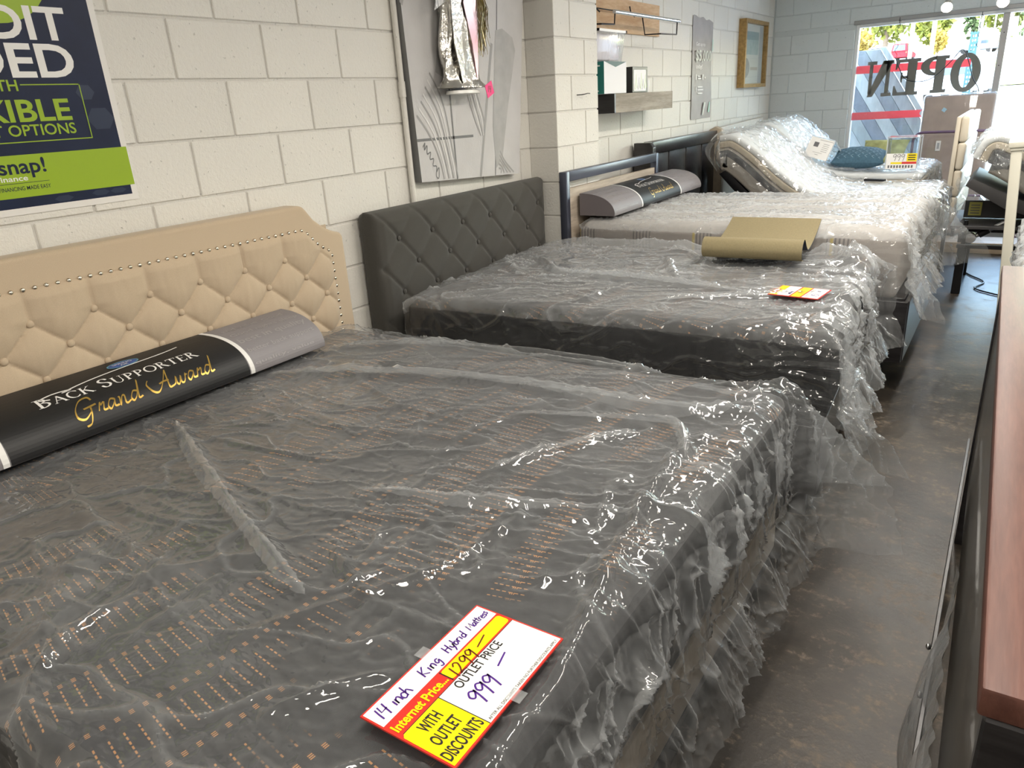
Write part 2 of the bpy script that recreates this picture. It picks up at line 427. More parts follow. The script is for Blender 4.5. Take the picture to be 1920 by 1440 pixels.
def ribbons(name, strokes, mapf, m, parent, wd, cuts=None, lift=0.0, nib=None):
    """strokes: lists of (u,v); wd width; nib=(angle,thin ratio) gives a broad-nib look"""
    pts = []; faces = []
    for st in strokes:
        n = len(st); base = len(pts)
        for i in range(n):
            a = st[max(i - 1, 0)]; b = st[min(i + 1, n - 1)]; dx, dy = b[0] - a[0], b[1] - a[1]; L = math.hypot(dx, dy) or 1
            ww = wd
            if nib:
                ang = math.atan2(dy, dx); ww = wd * (nib[1] + (1 - nib[1]) * abs(math.sin(ang - nib[0])))
            nx, ny = -dy / L * ww / 2, dx / L * ww / 2
            pts += [(st[i][0] + nx, st[i][1] + ny), (st[i][0] - nx, st[i][1] - ny)]
        for i in range(n - 1): faces.append((base + 2 * i, base + 2 * i + 1, base + 2 * i + 3, base + 2 * i + 2))
    return flat(name, pts, faces, mapf, m, parent, cuts, lift)
# hand-drawn single-stroke letters: name -> (advance, [strokes])
def _arc(cx, cy, rx, ry, a0, a1, n=10):
    return [(cx + rx * math.cos(math.radians(a0 + (a1 - a0) * k / n)), cy + ry * math.sin(math.radians(a0 + (a1 - a0) * k / n))) for k in range(n + 1)]
HAND = {
 '1': (.35, [[(.15, 1), (.12, .5), (.12, 0)]]), '4': (.7, [[(.1, 1), (.05, .45), (.55, .5)], [(.5, 1), (.45, .5), (.42, -.1)]]),
 '2': (.65, [catmull([(.05, .8), (.25, 1), (.45, .8), (.3, .4), (.02, .05), (.25, .12), (.55, .02)])]),
 '9': (.62, [catmull([(.48, .85), (.25, 1), (.05, .75), (.2, .52), (.45, .75), (.5, .9), (.46, .4), (.38, -.1)])]),
 '5': (.6, [catmull([(.5, 1), (.12, .98), (.1, .6), (.35, .62), (.48, .3), (.3, 0), (.05, .08)])]), '7': (.6, [[(.05, 1), (.52, .98), (.3, .4), (.2, 0)]]),
 '8': (.6, [catmull([(.45, .85), (.25, 1), (.1, .8), (.4, .4), (.4, .1), (.2, 0), (.05, .2), (.35, .6), (.45, .85)])]), '0': (.6, [_arc(.28, .5, .22, .48, 90, 450, 14)]),
 '-': (.9, [[(.05, .42), (.8, .5)]]), '.': (.25, [[(.1, .02), (.14, .06)]]), ' ': (.45, []), '$': (.6, [catmull([(.5, .85), (.25, .95), (.1, .75), (.45, .35), (.3, .08), (.05, .2)]), [(.27, 1.1), (.27, -.1)]]),
 'i': (.28, [[(.12, .5), (.12, 0)]]), 'n': (.55, [catmull([(.08, .5), (.08, 0), (.1, .35), (.28, .52), (.4, .35), (.42, 0)])]),
 'c': (.45, [catmull([(.4, .42), (.22, .52), (.06, .28), (.18, 0), (.42, .08)])]), 'h': (.55, [[(.1, 1), (.08, .5), (.06, 0)], catmull([(.07, .3), (.25, .5), (.38, .3), (.5, 0)])]),
 'K': (.75, [[(.12, 1), (.1, 0)], [(.6, 1), (.12, .42), (.62, 0)]]), 'g': (.55, [catmull([(.42, .45), (.2, .5), (.06, .25), (.2, .05), (.42, .3), (.42, -.1), (.3, -.42), (.05, -.3)])]),
 'H': (.75, [[(.1, 1), (.08, 0)], [(.55, 1), (.5, 0)], [(.08, .5), (.55, .52)]]), 'y': (.5, [catmull([(.05, .5), (.15, .1), (.35, .2), (.42, .5)]), [(.42, .5), (.3, -.1), (.12, -.42)]]),
 'b': (.55, [[(.1, 1), (.1, 0)], catmull([(.1, .3), (.3, .5), (.44, .25), (.28, 0), (.1, .08)])]), 'r': (.4, [[(.08, .5), (.08, 0)], catmull([(.08, .3), (.2, .48), (.36, .46)])]),
 'd': (.58, [catmull([(.42, .4), (.22, .5), (.06, .25), (.2, 0), (.42, .2)]), [(.46, 1), (.42, .4), (.44, 0)]]), 'M': (.95, [[(.05, 0), (.12, .95), (.38, .3), (.65, .95), (.75, 0)]]),
 'a': (.55, [catmull([(.42, .45), (.2, .5), (.06, .22), (.2, 0), (.4, .3)]), [(.42, .5), (.42, .1), (.5, 0)]]), 't': (.4, [[(.18, .9), (.16, .1), (.3, 0)], [(.0, .58), (.36, .6)]]),
 'e': (.45, [catmull([(.06, .25), (.36, .32), (.25, .52), (.06, .3), (.16, 0), (.4, .06)])]), 's': (.42, [catmull([(.36, .46), (.18, .52), (.12, .36), (.32, .18), (.22, 0), (.04, .06)])]),
 'k': (.5, [[(.1, 1), (.08, 0)], [(.4, .5), (.1, .22), (.42, 0)]]),
 'm': (.8, [catmull([(.06, .5), (.06, 0), (.1, .4), (.24, .5), (.34, .3), (.34, 0), (.4, .4), (.54, .5), (.64, .3), (.64, 0)])]),
 # brush script
 'G_': (1.05, [catmull([(.86, .78), (.72, 1.0), (.35, .92), (.08, .5), (.1, .1), (.4, -.05), (.7, .2), (.72, .45)], 8), catmull([(.42, .42), (.72, .46), (1.0, .5)], 6), catmull([(.74, .46), (.72, .1), (.62, -.3), (.4, -.38)], 8)]),
 'r_': (.42, [catmull([(0, .1), (.12, .5), (.14, .36), (.3, .46), (.24, .1), (.42, .08)], 6)]),
 'a_': (.55, [catmull([(.4, .42), (.2, .48), (.04, .2), (.14, .02), (.36, .3), (.4, .44), (.36, .1), (.55, .08)], 6)]),
 'n_': (.58, [catmull([(.02, .42), (.08, .4), (.06, .02), (.2, .4), (.32, .42), (.32, .1), (.4, .02), (.58, .1)], 6)]),
 'd_': (.6, [catmull([(.4, .42), (.2, .48), (.04, .2), (.14, .02), (.36, .3), (.56, 1.05), (.42, .3), (.42, .06), (.6, .1)], 6)]),
 'A_': (1.0, [catmull([(-.3, .75), (-.42, .5), (-.2, .1), (.1, 0), (.4, .4), (.72, 1.08)], 8), catmull([(.72, 1.08), (.66, .5), (.68, .06), (.85, .04), (1.0, .1)], 6), catmull([(.2, .36), (.45, .42), (.72, .42)], 6)]),
 'w_': (.7, [catmull([(0, .1), (.1, .46), (.1, .1), (.22, .04), (.36, .42), (.34, .08), (.5, .06), (.64, .46), (.6, .36), (.72, .4)], 6)]),
}
def hand_strokes(keys, u, v, h, shear=0.1, jit=0.0, track=1.0):
    out = []; x = u; r = random.Random(3)
    for k in keys:
        adv, sts = HAND[k]; dy = r.uniform(-jit, jit) * h
        for st in sts: out.append([(x + (p[0] + shear * p[1]) * h, v + dy + p[1] * h) for p in st])
        x += adv * h * track
    return out, x - u
# roman capitals with thick and thin strokes: list of (points, width ratio)
TH, TN = 0.15, 0.055
def _sf(x, y, w=.3): return ([(x - w / 2, y), (x + w / 2, y)], .04)
ROMAN = {
 'B': (.78, [([(.18, 0), (.18, 1)], TH), (_arc(.2, .755, .34, .245, 90, -90), .1), (_arc(.2, .26, .42, .26, 90, -90), .11), _sf(.14, .01, .3), _sf(.14, .99, .3)]),
 'A': (.92, [([(.1, 0), (.45, 1)], TN), ([(.43, 1), (.8, 0)], TH), ([(.23, .35), (.64, .35)], TN), _sf(.1, .01, .25), _sf(.8, .01, .3)]),
 'C': (.88, [(_arc(.5, .5, .42, .5, 45, 315, 18), .12), ([(.8, .78), (.8, .95)], TN), ([(.8, .22), (.8, .08)], TN)]),
 'K': (.95, [([(.18, 0), (.18, 1)], TH), ([(.72, 1), (.24, .48)], TN), ([(.36, .58), (.8, 0)], TH), _sf(.18, .01), _sf(.18, .99), _sf(.7, .99, .25), _sf(.82, .01, .28)]),
 'S': (.66, [(catmull([(.56, .78), (.46, .97), (.24, .98), (.1, .78), (.22, .58), (.48, .42), (.56, .22), (.42, .02), (.2, .02), (.08, .24)]), .12)]),
 'U': (.95, [([(.2, 1), (.2, .35)], TH), (_arc(.48, .32, .28, .32, 180, 360), .08), ([(.76, .3), (.76, 1)], TN), _sf(.2, .99), _sf(.76, .99)]),
 'P': (.74, [([(.18, 0), (.18, 1)], TH), (_arc(.2, .72, .4, .27, 90, -90), .11), _sf(.18, .01), _sf(.14, .99)]),
 'O': (1.0, [(_arc(.5, .5, .42, .48, 0, 360, 26), .12)]),
 'R': (.86, [([(.18, 0), (.18, 1)], TH), (_arc(.2, .74, .36, .25, 90, -90), .1), ([(.4, .5), (.8, 0)], TH), _sf(.18, .01), _sf(.14, .99), _sf(.82, .01, .22)]),
 'T': (.84, [([(.42, 0), (.42, 1)], TH), ([(.04, .97), (.8, .97)], TN), ([(.06, .99), (.06, .8)], TN), ([(.78, .99), (.78, .8)], TN), _sf(.42, .01, .32)]),
 'E': (.74, [([(.18, 0), (.18, 1)], TH), ([(.08, .97), (.62, .97)], TN), ([(.08, .03), (.66, .03)], TN), ([(.2, .52), (.5, .52)], TN), ([(.62, .99), (.62, .8)], TN), ([(.66, .01), (.66, .22)], TN)]),
 'N': (1.0, [([(.15, 0), (.15, 1)], TN), ([(.12, 1), (.82, 0)], TH), ([(.84, 0), (.84, 1)], TN), _sf(.15, .01), _sf(.84, .99), _sf(.1, .99, .2)]),
 ' ': (.4, []),
}
def roman(s, mapf, u, v, h, big, m, parent, width=None, cuts=None, align='c', lift=0.0, wt=1.0):
    """small-caps roman line; big = heights ratio of capitals that lead a word"""
    sts = []; x = 0; lead = True
    for ch in s:
        if ch == ' ': x += .45 * h; lead = True; continue
        hh = h * (big if lead else 1.0); lead = False; adv, L = ROMAN[ch]
        for pts, ww in L: sts.append(([(x + p[0] * hh, p[1] * hh) for p in pts], ww * hh * wt))
        x += adv * hh * 1.06
    k = 1.0 if width is None else width / x
    off = {'c': -x * k / 2, 'l': 0}[align]
    P = []; F = []
    for st, ww in sts:
        n = len(st); b = len(P)
        for i in range(n):
            a = st[max(i - 1, 0)]; c = st[min(i + 1, n - 1)]; dx, dy = c[0] - a[0], c[1] - a[1]; L = math.hypot(dx, dy) or 1
            w2 = ww / 2
            if n > 6: w2 *= (0.45 + 0.75 * abs(dy / L))
            P += [(u + off + (st[i][0] - dy / L * w2) * k, v + st[i][1] + dx / L * w2), (u + off + (st[i][0] + dy / L * w2) * k, v + st[i][1] - dx / L * w2)]
        for i in range(n - 1): F.append((b + 2 * i, b + 2 * i + 1, b + 2 * i + 3, b + 2 * i + 2))
    return flat('lettering', P, F, mapf, m, parent, cuts, lift)

# ------------------------------------------------------------------ shared materials
M_FLOOR = m_floor()
M_BLOCK = m_block('painted_block', (0.74, 0.72, 0.67))
M_MORTAR = m_block('painted_mortar', (0.64, 0.62, 0.58))
M_FRONT = m_block('painted_block_shade_tint', (0.68, 0.73, 0.745), 0.03)  # cool shade of the backlit front wall is put into this colour
M_FRONTM_SHADE = m_block('painted_mortar_shade_tint', (0.60, 0.65, 0.665), 0.03)  # mortar carries the same shade tint in its colour
M_PLAST = m_plastic('clear_film', 0.055)
M_PLAST_S = m_plastic('taut_film', 0.035, crease=.6)
M_PLAST_F = m_plastic('gathered_film', 0.12)
M_PLEAT = m_plastic('folded_film', 0.11)
M_PLAST_L = m_plastic('milky_film', 0.115)
M_PLAST_B = m_plastic('milky_film_thick', 0.17, rough=0.12)
M_WHITE = mat('print_white', (0.82, 0.81, 0.79), 0.5)
M_BLACK = mat('print_black', (0.012, 0.012, 0.013), 0.5)
M_NAVY = mat('print_navy', (0.007, 0.014, 0.045), 0.4, spec=.3, noise=0.15, nscale=12)
M_LIME = mat('print_lime', (0.30, 0.45, 0.012), 0.35)
M_RED = mat('print_red', (0.62, 0.03, 0.02), 0.4)
M_YEL = mat('print_yellow', (0.85, 0.66, 0.0), 0.4)
M_PURPLE = mat('ink_purple', (0.07, 0.015, 0.22), 0.4)
M_INKRED = mat('ink_maroon', (0.12, 0.012, 0.006), 0.4)
M_GOLD = mat('print_gold', (0.75, 0.50, 0.12), 0.28, metal=0.8)
M_STEEL = mat('bright_steel', (0.75, 0.75, 0.76), 0.22, metal=1.0)
M_DARKMETAL = mat('black_metal', (0.02, 0.02, 0.022), 0.4, metal=0.6)
M_CREAM = mat('cream_fabric', (0.62, 0.56, 0.47), 0.85, noise=0.08, nscale=200, bump=0.2, bscale=400)
M_BLACKWOOD = m_wood('espresso_wood', (0.012, 0.011, 0.012), (0.028, 0.026, 0.028), rough=0.35)

# ================================================================== THE SETTING
floor = box('floor', (-0.3, -3.2, -0.12), (5.5, 9.55, 0.0), M_FLOOR); tag(floor, kind='structure')
ZC = 1.714; CH = 0.2032; BL = 0.40; J = 0.008; TOP = ZC + 5 * CH
M_CEIL = mat('ceiling_paint', (0.75, 0.74, 0.71), 0.8, bump=0.2)
ceiling = box('ceiling', (-0.3, -3.2, TOP), (5.5, 9.55, TOP + 0.15), M_CEIL); tag(ceiling, kind='structure')

_bmesh_cache = {}
def block_mesh(l, h, d, m, axis):
    """painted block, front at 0 along depth; axis: direction of length"""
    k = (round(l, 3), round(h, 3), round(d, 3), m.name, axis)
    if k not in _bmesh_cache:
        bm = bmesh.new()
        if axis == 1: bm_box(bm, (-d, 0, 0), (0, l, h))
        else: bm_box(bm, (0, 0, 0), (l, d, h))
        bmesh.ops.bevel(bm, geom=bm.edges[:], offset=0.0035, segments=1, affect='EDGES')
        me = mesh_bm(bm); me.materials.append(m); _bmesh_cache[k] = me
    return _bmesh_cache[k]
def put_block(parent, loc, l, h, d, m, axis):
    o = link('block', block_mesh(l, h, d, m, axis), None, parent); o.location = loc; return o

wall_left = box('wall_left', (-0.2, -3.2, 0.0), (-0.006, 9.5, TOP), M_MORTAR); tag(wall_left, kind='structure')
for k in range(-6, 5):
    z0 = ZC + k * CH; y = (0.067 if k % 2 == 0 else -0.133)
    while y < 9.28:
        a = max(y, -0.2); b = min(y + BL, 9.285)
        if not (a > 3.97 and b < 4.53) and b - a > 0.05:
            put_block(wall_left, (0.0, a + J / 2, z0 + J / 2), b - a - J, CH - J, 0.03, M_BLOCK, 1)
        y += BL
# pilaster standing proud of the left wall
pil = box('wall_pilaster', (-0.003, 3.987, 0.0), (0.194, 4.513, TOP), M_MORTAR); tag(pil, kind='structure')
for k in range(-6, 5):
    z0 = ZC + k * CH; cut = 3.98 + (0.365 if k % 2 == 0 else 0.19)
    for a, b in ((3.98, cut), (cut, 4.52)):
        put_block(pil, (0.2, a + (J / 2 if a > 3.99 else 0), z0 + J / 2), b - a - (J / 2), CH - J, 0.2, M_BLOCK, 1)

# front wall with the shop window
YF = 9.29; WX0, WX1, WZ0, WZ1 = 0.87, 4.6, 0.5, 2.16
wall_front = empty('wall_front', (0, YF, 0)); tag(wall_front, kind='structure')
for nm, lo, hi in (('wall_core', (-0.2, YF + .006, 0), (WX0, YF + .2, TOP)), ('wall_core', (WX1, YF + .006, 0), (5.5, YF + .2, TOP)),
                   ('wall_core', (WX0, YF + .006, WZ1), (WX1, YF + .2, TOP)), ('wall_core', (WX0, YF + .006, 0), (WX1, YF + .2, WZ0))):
    box(nm, tuple(Vector(lo) - Vector((0, YF, 0))), tuple(Vector(hi) - Vector((0, YF, 0))), M_FRONTM_SHADE, wall_front)
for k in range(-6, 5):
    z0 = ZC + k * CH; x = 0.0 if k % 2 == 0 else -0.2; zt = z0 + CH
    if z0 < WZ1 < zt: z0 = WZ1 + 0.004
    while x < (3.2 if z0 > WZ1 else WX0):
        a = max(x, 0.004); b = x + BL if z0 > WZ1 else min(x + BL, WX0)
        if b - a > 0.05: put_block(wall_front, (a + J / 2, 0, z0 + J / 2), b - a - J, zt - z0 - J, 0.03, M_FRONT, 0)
        x += BL
M_PLAINW = mat('painted_wall', (0.70, 0.69, 0.65), 0.7, bump=0.25, bscale=60)
wall_right = box('wall_right', (5.3, -3.2, 0), (5.5, 9.5, TOP), M_PLAINW); tag(wall_right, kind='structure')
wall_back = box('wall_back', (-0.2, -3.2, 0), (5.5, -3.0, TOP), M_PLAINW); tag(wall_back, kind='structure')

M_ALU = mat('white_aluminium', (0.80, 0.82, 0.83), 0.35, metal=0.1)
M_GREYALU = mat('grey_aluminium', (0.34, 0.34, 0.34), 0.4, metal=0.4)
M_GLASS = m_clear('window_glass')
win = empty('window_1', (0, YF, 0)); tag(win, kind='structure')
fw = 0.035
for nm, lo, hi in (('frame_jamb', (WX0, .02, WZ0), (WX0 + fw, .10, WZ1)), ('frame_jamb', (WX1 - fw, .02, WZ0), (WX1, .10, WZ1)),
                   ('frame_head', (WX0 + fw, .02, WZ1 - fw), (WX1 - fw, .10, WZ1)), ('frame_sill', (WX0 + fw, .02, WZ0), (WX1 - fw, .10, WZ0 + fw))):
    box(nm, lo, hi, M_ALU, win, 0.003, 1)
box('header_trim', (WX0 - .02, -.015, WZ1 - .004), (WX1 + .02, .02, WZ1 + .035), M_GREYALU, win, 0.003, 1)
mul = box('mullion', (2.205, -.005, WZ0 + fw), (2.262, .10, WZ1 - fw), M_GREYALU, win, 0.003, 1)
for zz in (0.75, 1.05, 1.35, 1.65, 1.95):
    lathe('screw', [(.005, 0), (.005, .003)], M_DARKMETAL, mul, 10, Matrix.Translation((2.233, -.005, zz)) @ Matrix.Rotation(math.pi / 2, 4, 'X'))
for a, b in ((WX0 + fw, 2.205), (2.262, WX1 - fw)):
    box('pane', (a, .055, WZ0 + fw), (b, .061, WZ1 - fw), M_GLASS, win)

# ---- lettering and tape on the glass (read from the street)
M_DECAL = mat('grey_decal', (0.18, 0.175, 0.16), 0.6)
M_TAPE = m_film_tape('red_tape', (0.85, 0.22, 0.25))
def slab(ch):
    st, sl = .09, .034
    P, F = [], []
    def q(*p): b = len(P); P.extend(p); F.append(tuple(range(b, b + len(p))))
    def r(a, b, c, d): q((a, b), (c, b), (c, d), (a, d))
    def ring(cx, cy, rx, ry, ix, iy, a0, a1, n=22):
        for i in range(n):
            t0 = math.radians(a0 + (a1 - a0) * i / n); t1 = math.radians(a0 + (a1 - a0) * (i + 1) / n)
            q((cx + rx * math.cos(t0), cy + ry * math.sin(t0)), (cx + rx * math.cos(t1), cy + ry * math.sin(t1)),
              (cx + ix * math.cos(t1), cy + iy * math.sin(t1)), (cx + ix * math.cos(t0), cy + iy * math.sin(t0)))
    H = .36
    if ch == 'O': ring(.135, H / 2, .135, H / 2 + .008, .055, .143, 0, 360, 36)
    if ch == 'P':
        r(.03, sl, .03 + st, H - sl); r(0, 0, .145, sl); r(0, H - sl, .13, H); ring(.12, .265, .135, .095, .055, .060, 90, -90, 16)
        r(.115, .17, .125, .203); r(.115, H - sl, .125, H)
    if ch == 'E':
        r(.03, sl, .03 + st, H - sl); r(0, 0, .24, sl); r(0, H - sl, .235, H); r(.105, .165, .175, .195)
        q((.195, .03), (.24, .03), (.24, .10), (.225, .10)); q((.195, .33), (.235, .33), (.235, .26), (.222, .26)); q((.16, .13), (.178, .13), (.178, .23), (.16, .23))
    if ch == 'N':
        r(.03, sl, .07, H); r(0, 0, .10, sl); q((.0, H), (.105, H), (.24, 0), (.185, 0)); r(0, H - sl, .1, H)
        r(.20, .03, .235, H - sl); r(.165, H - sl, .26, H)
    return P, F
for ch, xr, zb in (('O', 2.085, 1.425), ('P', 1.79, 1.425), ('E', 1.53, 1.42), ('N', 1.275, 1.42)):
    P, F = slab(ch)
    o = flat('window_letter', P, F, pmap((xr, YF + .061, zb), (-1, 0, 0), (0, 0, 1), .0008), M_DECAL, None)
    tag(o, 'grey slab serif letter %s of the OPEN lettering on the shop window, mirrored from inside' % ch, 'letter', 'OPEN letters on the window glass')
for pts, lb in (([(0.905, 1.665), (1.985, 1.66), (1.985, 1.735), (0.905, 1.745)], 'upper red tape strip across the window glass behind the mirrored letters'),
                ([(0.905, 1.185), (1.60, 1.19), (1.575, 1.23), (1.60, 1.265), (0.905, 1.265)], 'lower red tape strip on the window glass with a notched end')):
    o = prism('tape_strip', pts, 1, YF + .064, YF + .065, M_TAPE); tag(o, lb, 'tape')

# ---- hook chains, cord and plug hanging in the window
for cx, zt, zb in ((1.30, 2.13, 1.80), (2.03, 2.10, 1.80)):
    bm = bmesh.new()
    pts = [(cx + .012 * math.sin(k * .9), 0, zt - (zt - zb) * k / 24) for k in range(25)]
    for i in range(24):
        a = Vector(pts[i]); b = Vector(pts[i + 1]); off = Vector((.003, 0, 0)) if i % 2 else Vector((0, .003, 0))
        bm_tube(bm, [a + off, b + off], .0018, 5); bm_tube(bm, [a - off, b - off], .0018, 5)
    o = link('hanging_chain', mesh_bm(bm, True), M_DARKMETAL); o.location = (0, 9.2, 0)
    c = tube('hook', [(cx, 0, zt + .05)] + [(cx + .012 * math.sin(a), 0, zt + .012 - .012 * math.cos(a)) for a in (0.0, 1, 2, 3, 4)], .003, M_DARKMETAL, o)
    tag(o, 'thin dark chain hanging from a hook %s' % ('above the mirrored letter E' if cx < 1.6 else 'above the mirrored letter O'), 'chain')
cord = tube('power_cord', catmull([(1.30, 9.2, 1.80), (1.40, 9.2, 1.60), (1.52, 9.2, 1.55), (1.66, 9.2, 1.57), (1.80, 9.2, 1.70), (1.90, 9.2, 1.82), (1.96, 9.2, 1.74), (2.03, 9.2, 1.55), (2.10, 9.2, 1.42), (2.085, 9.2, 1.2), (2.07, 9.2, .9), (2.06, 9.2, .55)], 5), .004, M_DARKMETAL)
box('inline_switch', (2.066, 9.186, 1.20), (2.094, 9.214, 1.31), M_DARKMETAL, cord, .004, 2)
tag(cord, 'black power cord with an inline box hanging in front of the window', 'cord')

# ---- spot lamps over the window
M_BULB = mat('lamp_glow', (1, 0.95, 0.85), 0.4, emit=((1.0, 0.90, 0.72), 30.0))
M_LAMP = mat('lamp_body', (0.6, 0.58, 0.54), 0.4)
for lx, lz, lb in ((1.735, 2.205, 'white track spotlight with a glowing bulb above the mirrored letter E'), (2.195, 2.195, 'white track spotlight with a glowing bulb above the grey window mullion')):
    t = empty('spotlight', (lx, 8.95, lz), label=lb, cat='lamp', group='track spotlights over the shop window')
    Mx = Matrix.Rotation(math.radians(-62), 4, 'X')
    lathe('housing', [(.03, .16), (.034, .10), (.045, .02), (.05, .0), (.046, .004)], M_LAMP, t, 20, Mx)
    lathe('bulb', [(.044, .003), (.044, -.002), (.03, -.012), (.008, -.016)], M_BULB, t, 20, Mx)
    tube('stem', [(0, .1, .07), (0, .1, TOP - lz)], .008, M_LAMP, t)
    l = add_light('spotlight_beam', 'SPOT', (0, -.03, -.02), (math.radians(-62), 0, 0), 10, WARM, spot_size=1.6, shadow_soft_size=.04); l.parent = t
trk = box('lamp_track', (1.2, 9.03, TOP - .03), (3.4, 9.07, TOP - .001), M_LAMP, None, .004); tag(trk, 'pale ceiling track that carries the spotlights by the window', 'lamp track')
# conduit on the wall
t = empty('wall_conduit', (0.016, 2.835, 0), label='white painted conduit pipe running down the block wall beside the grey canvas', cat='pipe')
tube('pipe', [(0, 0, .4), (0, 0, TOP)], .0145, M_BLOCK, t, 12)
tube('coupling', [(0, 0, 1.63), (0, 0, 1.70)], .0175, M_BLOCK, t, 12)
# nail on the pilaster
t = tube('hook_nail', [(0.199, 4.235, 1.60), (0.235, 4.24, 1.60), (0.25, 4.245, 1.602), (0.24, 4.30, 1.606), (.235, 4.34, 1.605)], .0028, M_DARKMETAL); tag(t, 'bent dark wire nail sticking out of the block pilaster', 'nail')

# ================================================================== ON THE LEFT WALL
# ---- navy and lime poster
PB, PT, PR, PL = 1.335, 2.36, 1.425, 0.42
t = empty('financing_poster', (0.004, 0.9, PB), label='navy and lime green financing poster with white border on the block wall', cat='poster')
def LP(x, y, z): return (x - 0.004, y - 0.9, z - PB)
box('paper', LP(0.0005, PL, PB), LP(0.0030, PR, PT), mat('poster_paper', (.78, .76, .73), .35), t)
pm = lambda dx: pmap(LP(0.0032 + dx, 0, 0), (0, 1, 0), (0, 0, 1), 0)
rect('printed_field', pm(0), PL + .02, PB + .02, PR - .02, PT - .02, M_NAVY, t)
rect('green_band', pm(.0004), PL + .005, 1.385, PR - .004, 1.508, M_LIME, t)
M_HEX = mat('print_navy_light', (0.012, 0.024, 0.062), 0.3)
for i, (hy, hz, hr) in enumerate(((1.36, 1.60, .045), (1.30, 1.372, .03), (1.36, 1.372, .028), (1.18, 1.368, .03), (1.33, 1.68, .03))):
    rect_pts = [(hy + hr * math.cos(math.radians(60 * k)), hz + hr * .55 * math.sin(math.radians(60 * k)) * (1.5 if hz > 1.5 else .6)) for k in range(6)]
    flat('hexagon', rect_pts, [(0, 1, 2, 3, 4, 5)], pm(.0002), M_HEX, t)
# lime ring behind the words
P, F = [], []
for i in range(40):
    a0, a1 = 2 * math.pi * i / 40, 2 * math.pi * (i + 1) / 40; b = len(P)
    for a, rr in ((a0, .175), (a1, .175), (a1, .085), (a0, .085)): P.append((1.13 + rr * math.cos(a), 2.045 + rr * math.sin(a)))
    F.append((b, b + 1, b + 2, b + 3))
flat('green_ring', P, F, pm(.0004), M_LIME, t)
text('CREDIT', pm(.0008), 1.324, 1.832, .088, M_WHITE, t, width=.50, bold=.022, align='r')
text('NEEDED', pm(.0008), 1.318, 1.727, .090, M_WHITE, t, width=.60, bold=.022, align='r')
text('WITH', pm(.0008), 1.134, 1.688, .030, M_LIME, t, width=.12, bold=.015, align='r')
text('FLEXIBLE', pm(.0008), 1.270, 1.602, .060, M_LIME, t, width=.41, bold=.022, align='r')
text('PAYMENT OPTIONS', pm(.0008), 1.272, 1.561, .031, M_LIME, t, width=.42, bold=.012, align='r')
for a, b, c, d in ((1.142, 1.703, 1.318, 1.706), (1.315, 1.545, 1.318, 1.706), (.72, 1.542, 1.318, 1.545), (.72, 1.542, .723, 1.706), (.72, 1.703, .985, 1.706)):
    rect('border_line', pm(.0008), a, b, c, d, M_LIME, t)
text('snap!', pm(.0008), 1.150, 1.455, .044, M_NAVY, t, width=.135, bold=.018, align='r', cap=.73)
text('finance', pm(.0008), 1.090, 1.434, .016, M_WHITE, t, width=.085, bold=.012, align='r', cap=.73)
rect('rule', pm(.0008), .93, 1.4265, 1.150, 1.4278, M_NAVY, t)
text('FINANCING MADE EASY', pm(.0008), 1.150, 1.406, .0115, M_NAVY, t, width=.148, bold=.004, align='r')
for o in list(t.children): pass

# ---- grey abstract canvas
M_CANV = mat('canvas_grey', (0.54, 0.53, 0.53), 0.6, noise=0.05, nscale=6, bump=0.3, bscale=90)
M_CANVSIDE = mat('canvas_side', (0.20, 0.20, 0.20), 0.6)
M_STRD = mat('stroke_dark', (0.14, 0.14, 0.145), 0.5)
M_STRM = mat('stroke_mid', (0.31, 0.305, 0.30), 0.5)
M_STRW = mat('stroke_pale', (0.66, 0.65, 0.64), 0.5)
t = empty('abstract_canvas', (0.05, 3.35, 1.2), label='grey abstract canvas painting hanging beside the block pilaster', cat='painting')
A_, B_, C_, D_ = (2.87, 1.228), (3.765, 1.182), (3.955, 2.52), (2.835, 2.52)
def cq(u, v):  # u,v in 0..1 over the canvas
    a = np.array(A_) * (1 - u) + np.array(B_) * u; d = np.array(D_) * (1 - u) + np.array(C_) * u
    p = a * (1 - v) + d * v; return p[0], p[1]
bm = bmesh.new(); fr = [bm.verts.new((.002, p[0] - 3.35, p[1] - 1.2)) for p in (A_, B_, C_, D_)]; bk = [bm.verts.new((-.042, p[0] - 3.35, p[1] - 1.2)) for p in (A_, B_, C_, D_)]
bm.faces.new(fr); bm.faces.new(bk[::-1])
for i in range(4):
    f = bm.faces.new([fr[(i + 1) % 4], fr[i], bk[i], bk[(i + 1) % 4]]); f.material_index = 1
bmesh.ops.recalc_face_normals(bm, faces=bm.faces[:])
o = link('canvas', mesh_bm(bm), M_CANV, t); o.data.materials.append(M_CANVSIDE)
def cmap(u, v, l=0.0):
    y, z = cq(u, v); return Vector((.0028 + l, y - 3.35, z - 1.2))
def cstroke(nm, pts, wd, m, lift=0.0, n=8): ribbons(nm, [catmull(pts, n) if len(pts) > 2 else pts], cmap, m, t, wd, None, lift)
cstroke('painted_line', [(.325, 0), (.30, .42)], .012, M_STRD)
cstroke('painted_line', [(.0, .155), (.5, .165)], .010, M_STRD)
cstroke('painted_line', [(.72, .0), (.765, 1)], .008, M_STRD)
cstroke('painted_line', [(.56, .0), (.70, .52)], .02, M_STRM)
cstroke('painted_line', [(0.0, .62), (.16, .86), (.30, 1)], .02, M_STRM)
cstroke('painted_line', [(.78, .9), (.81, .82)], .008, M_STRD)
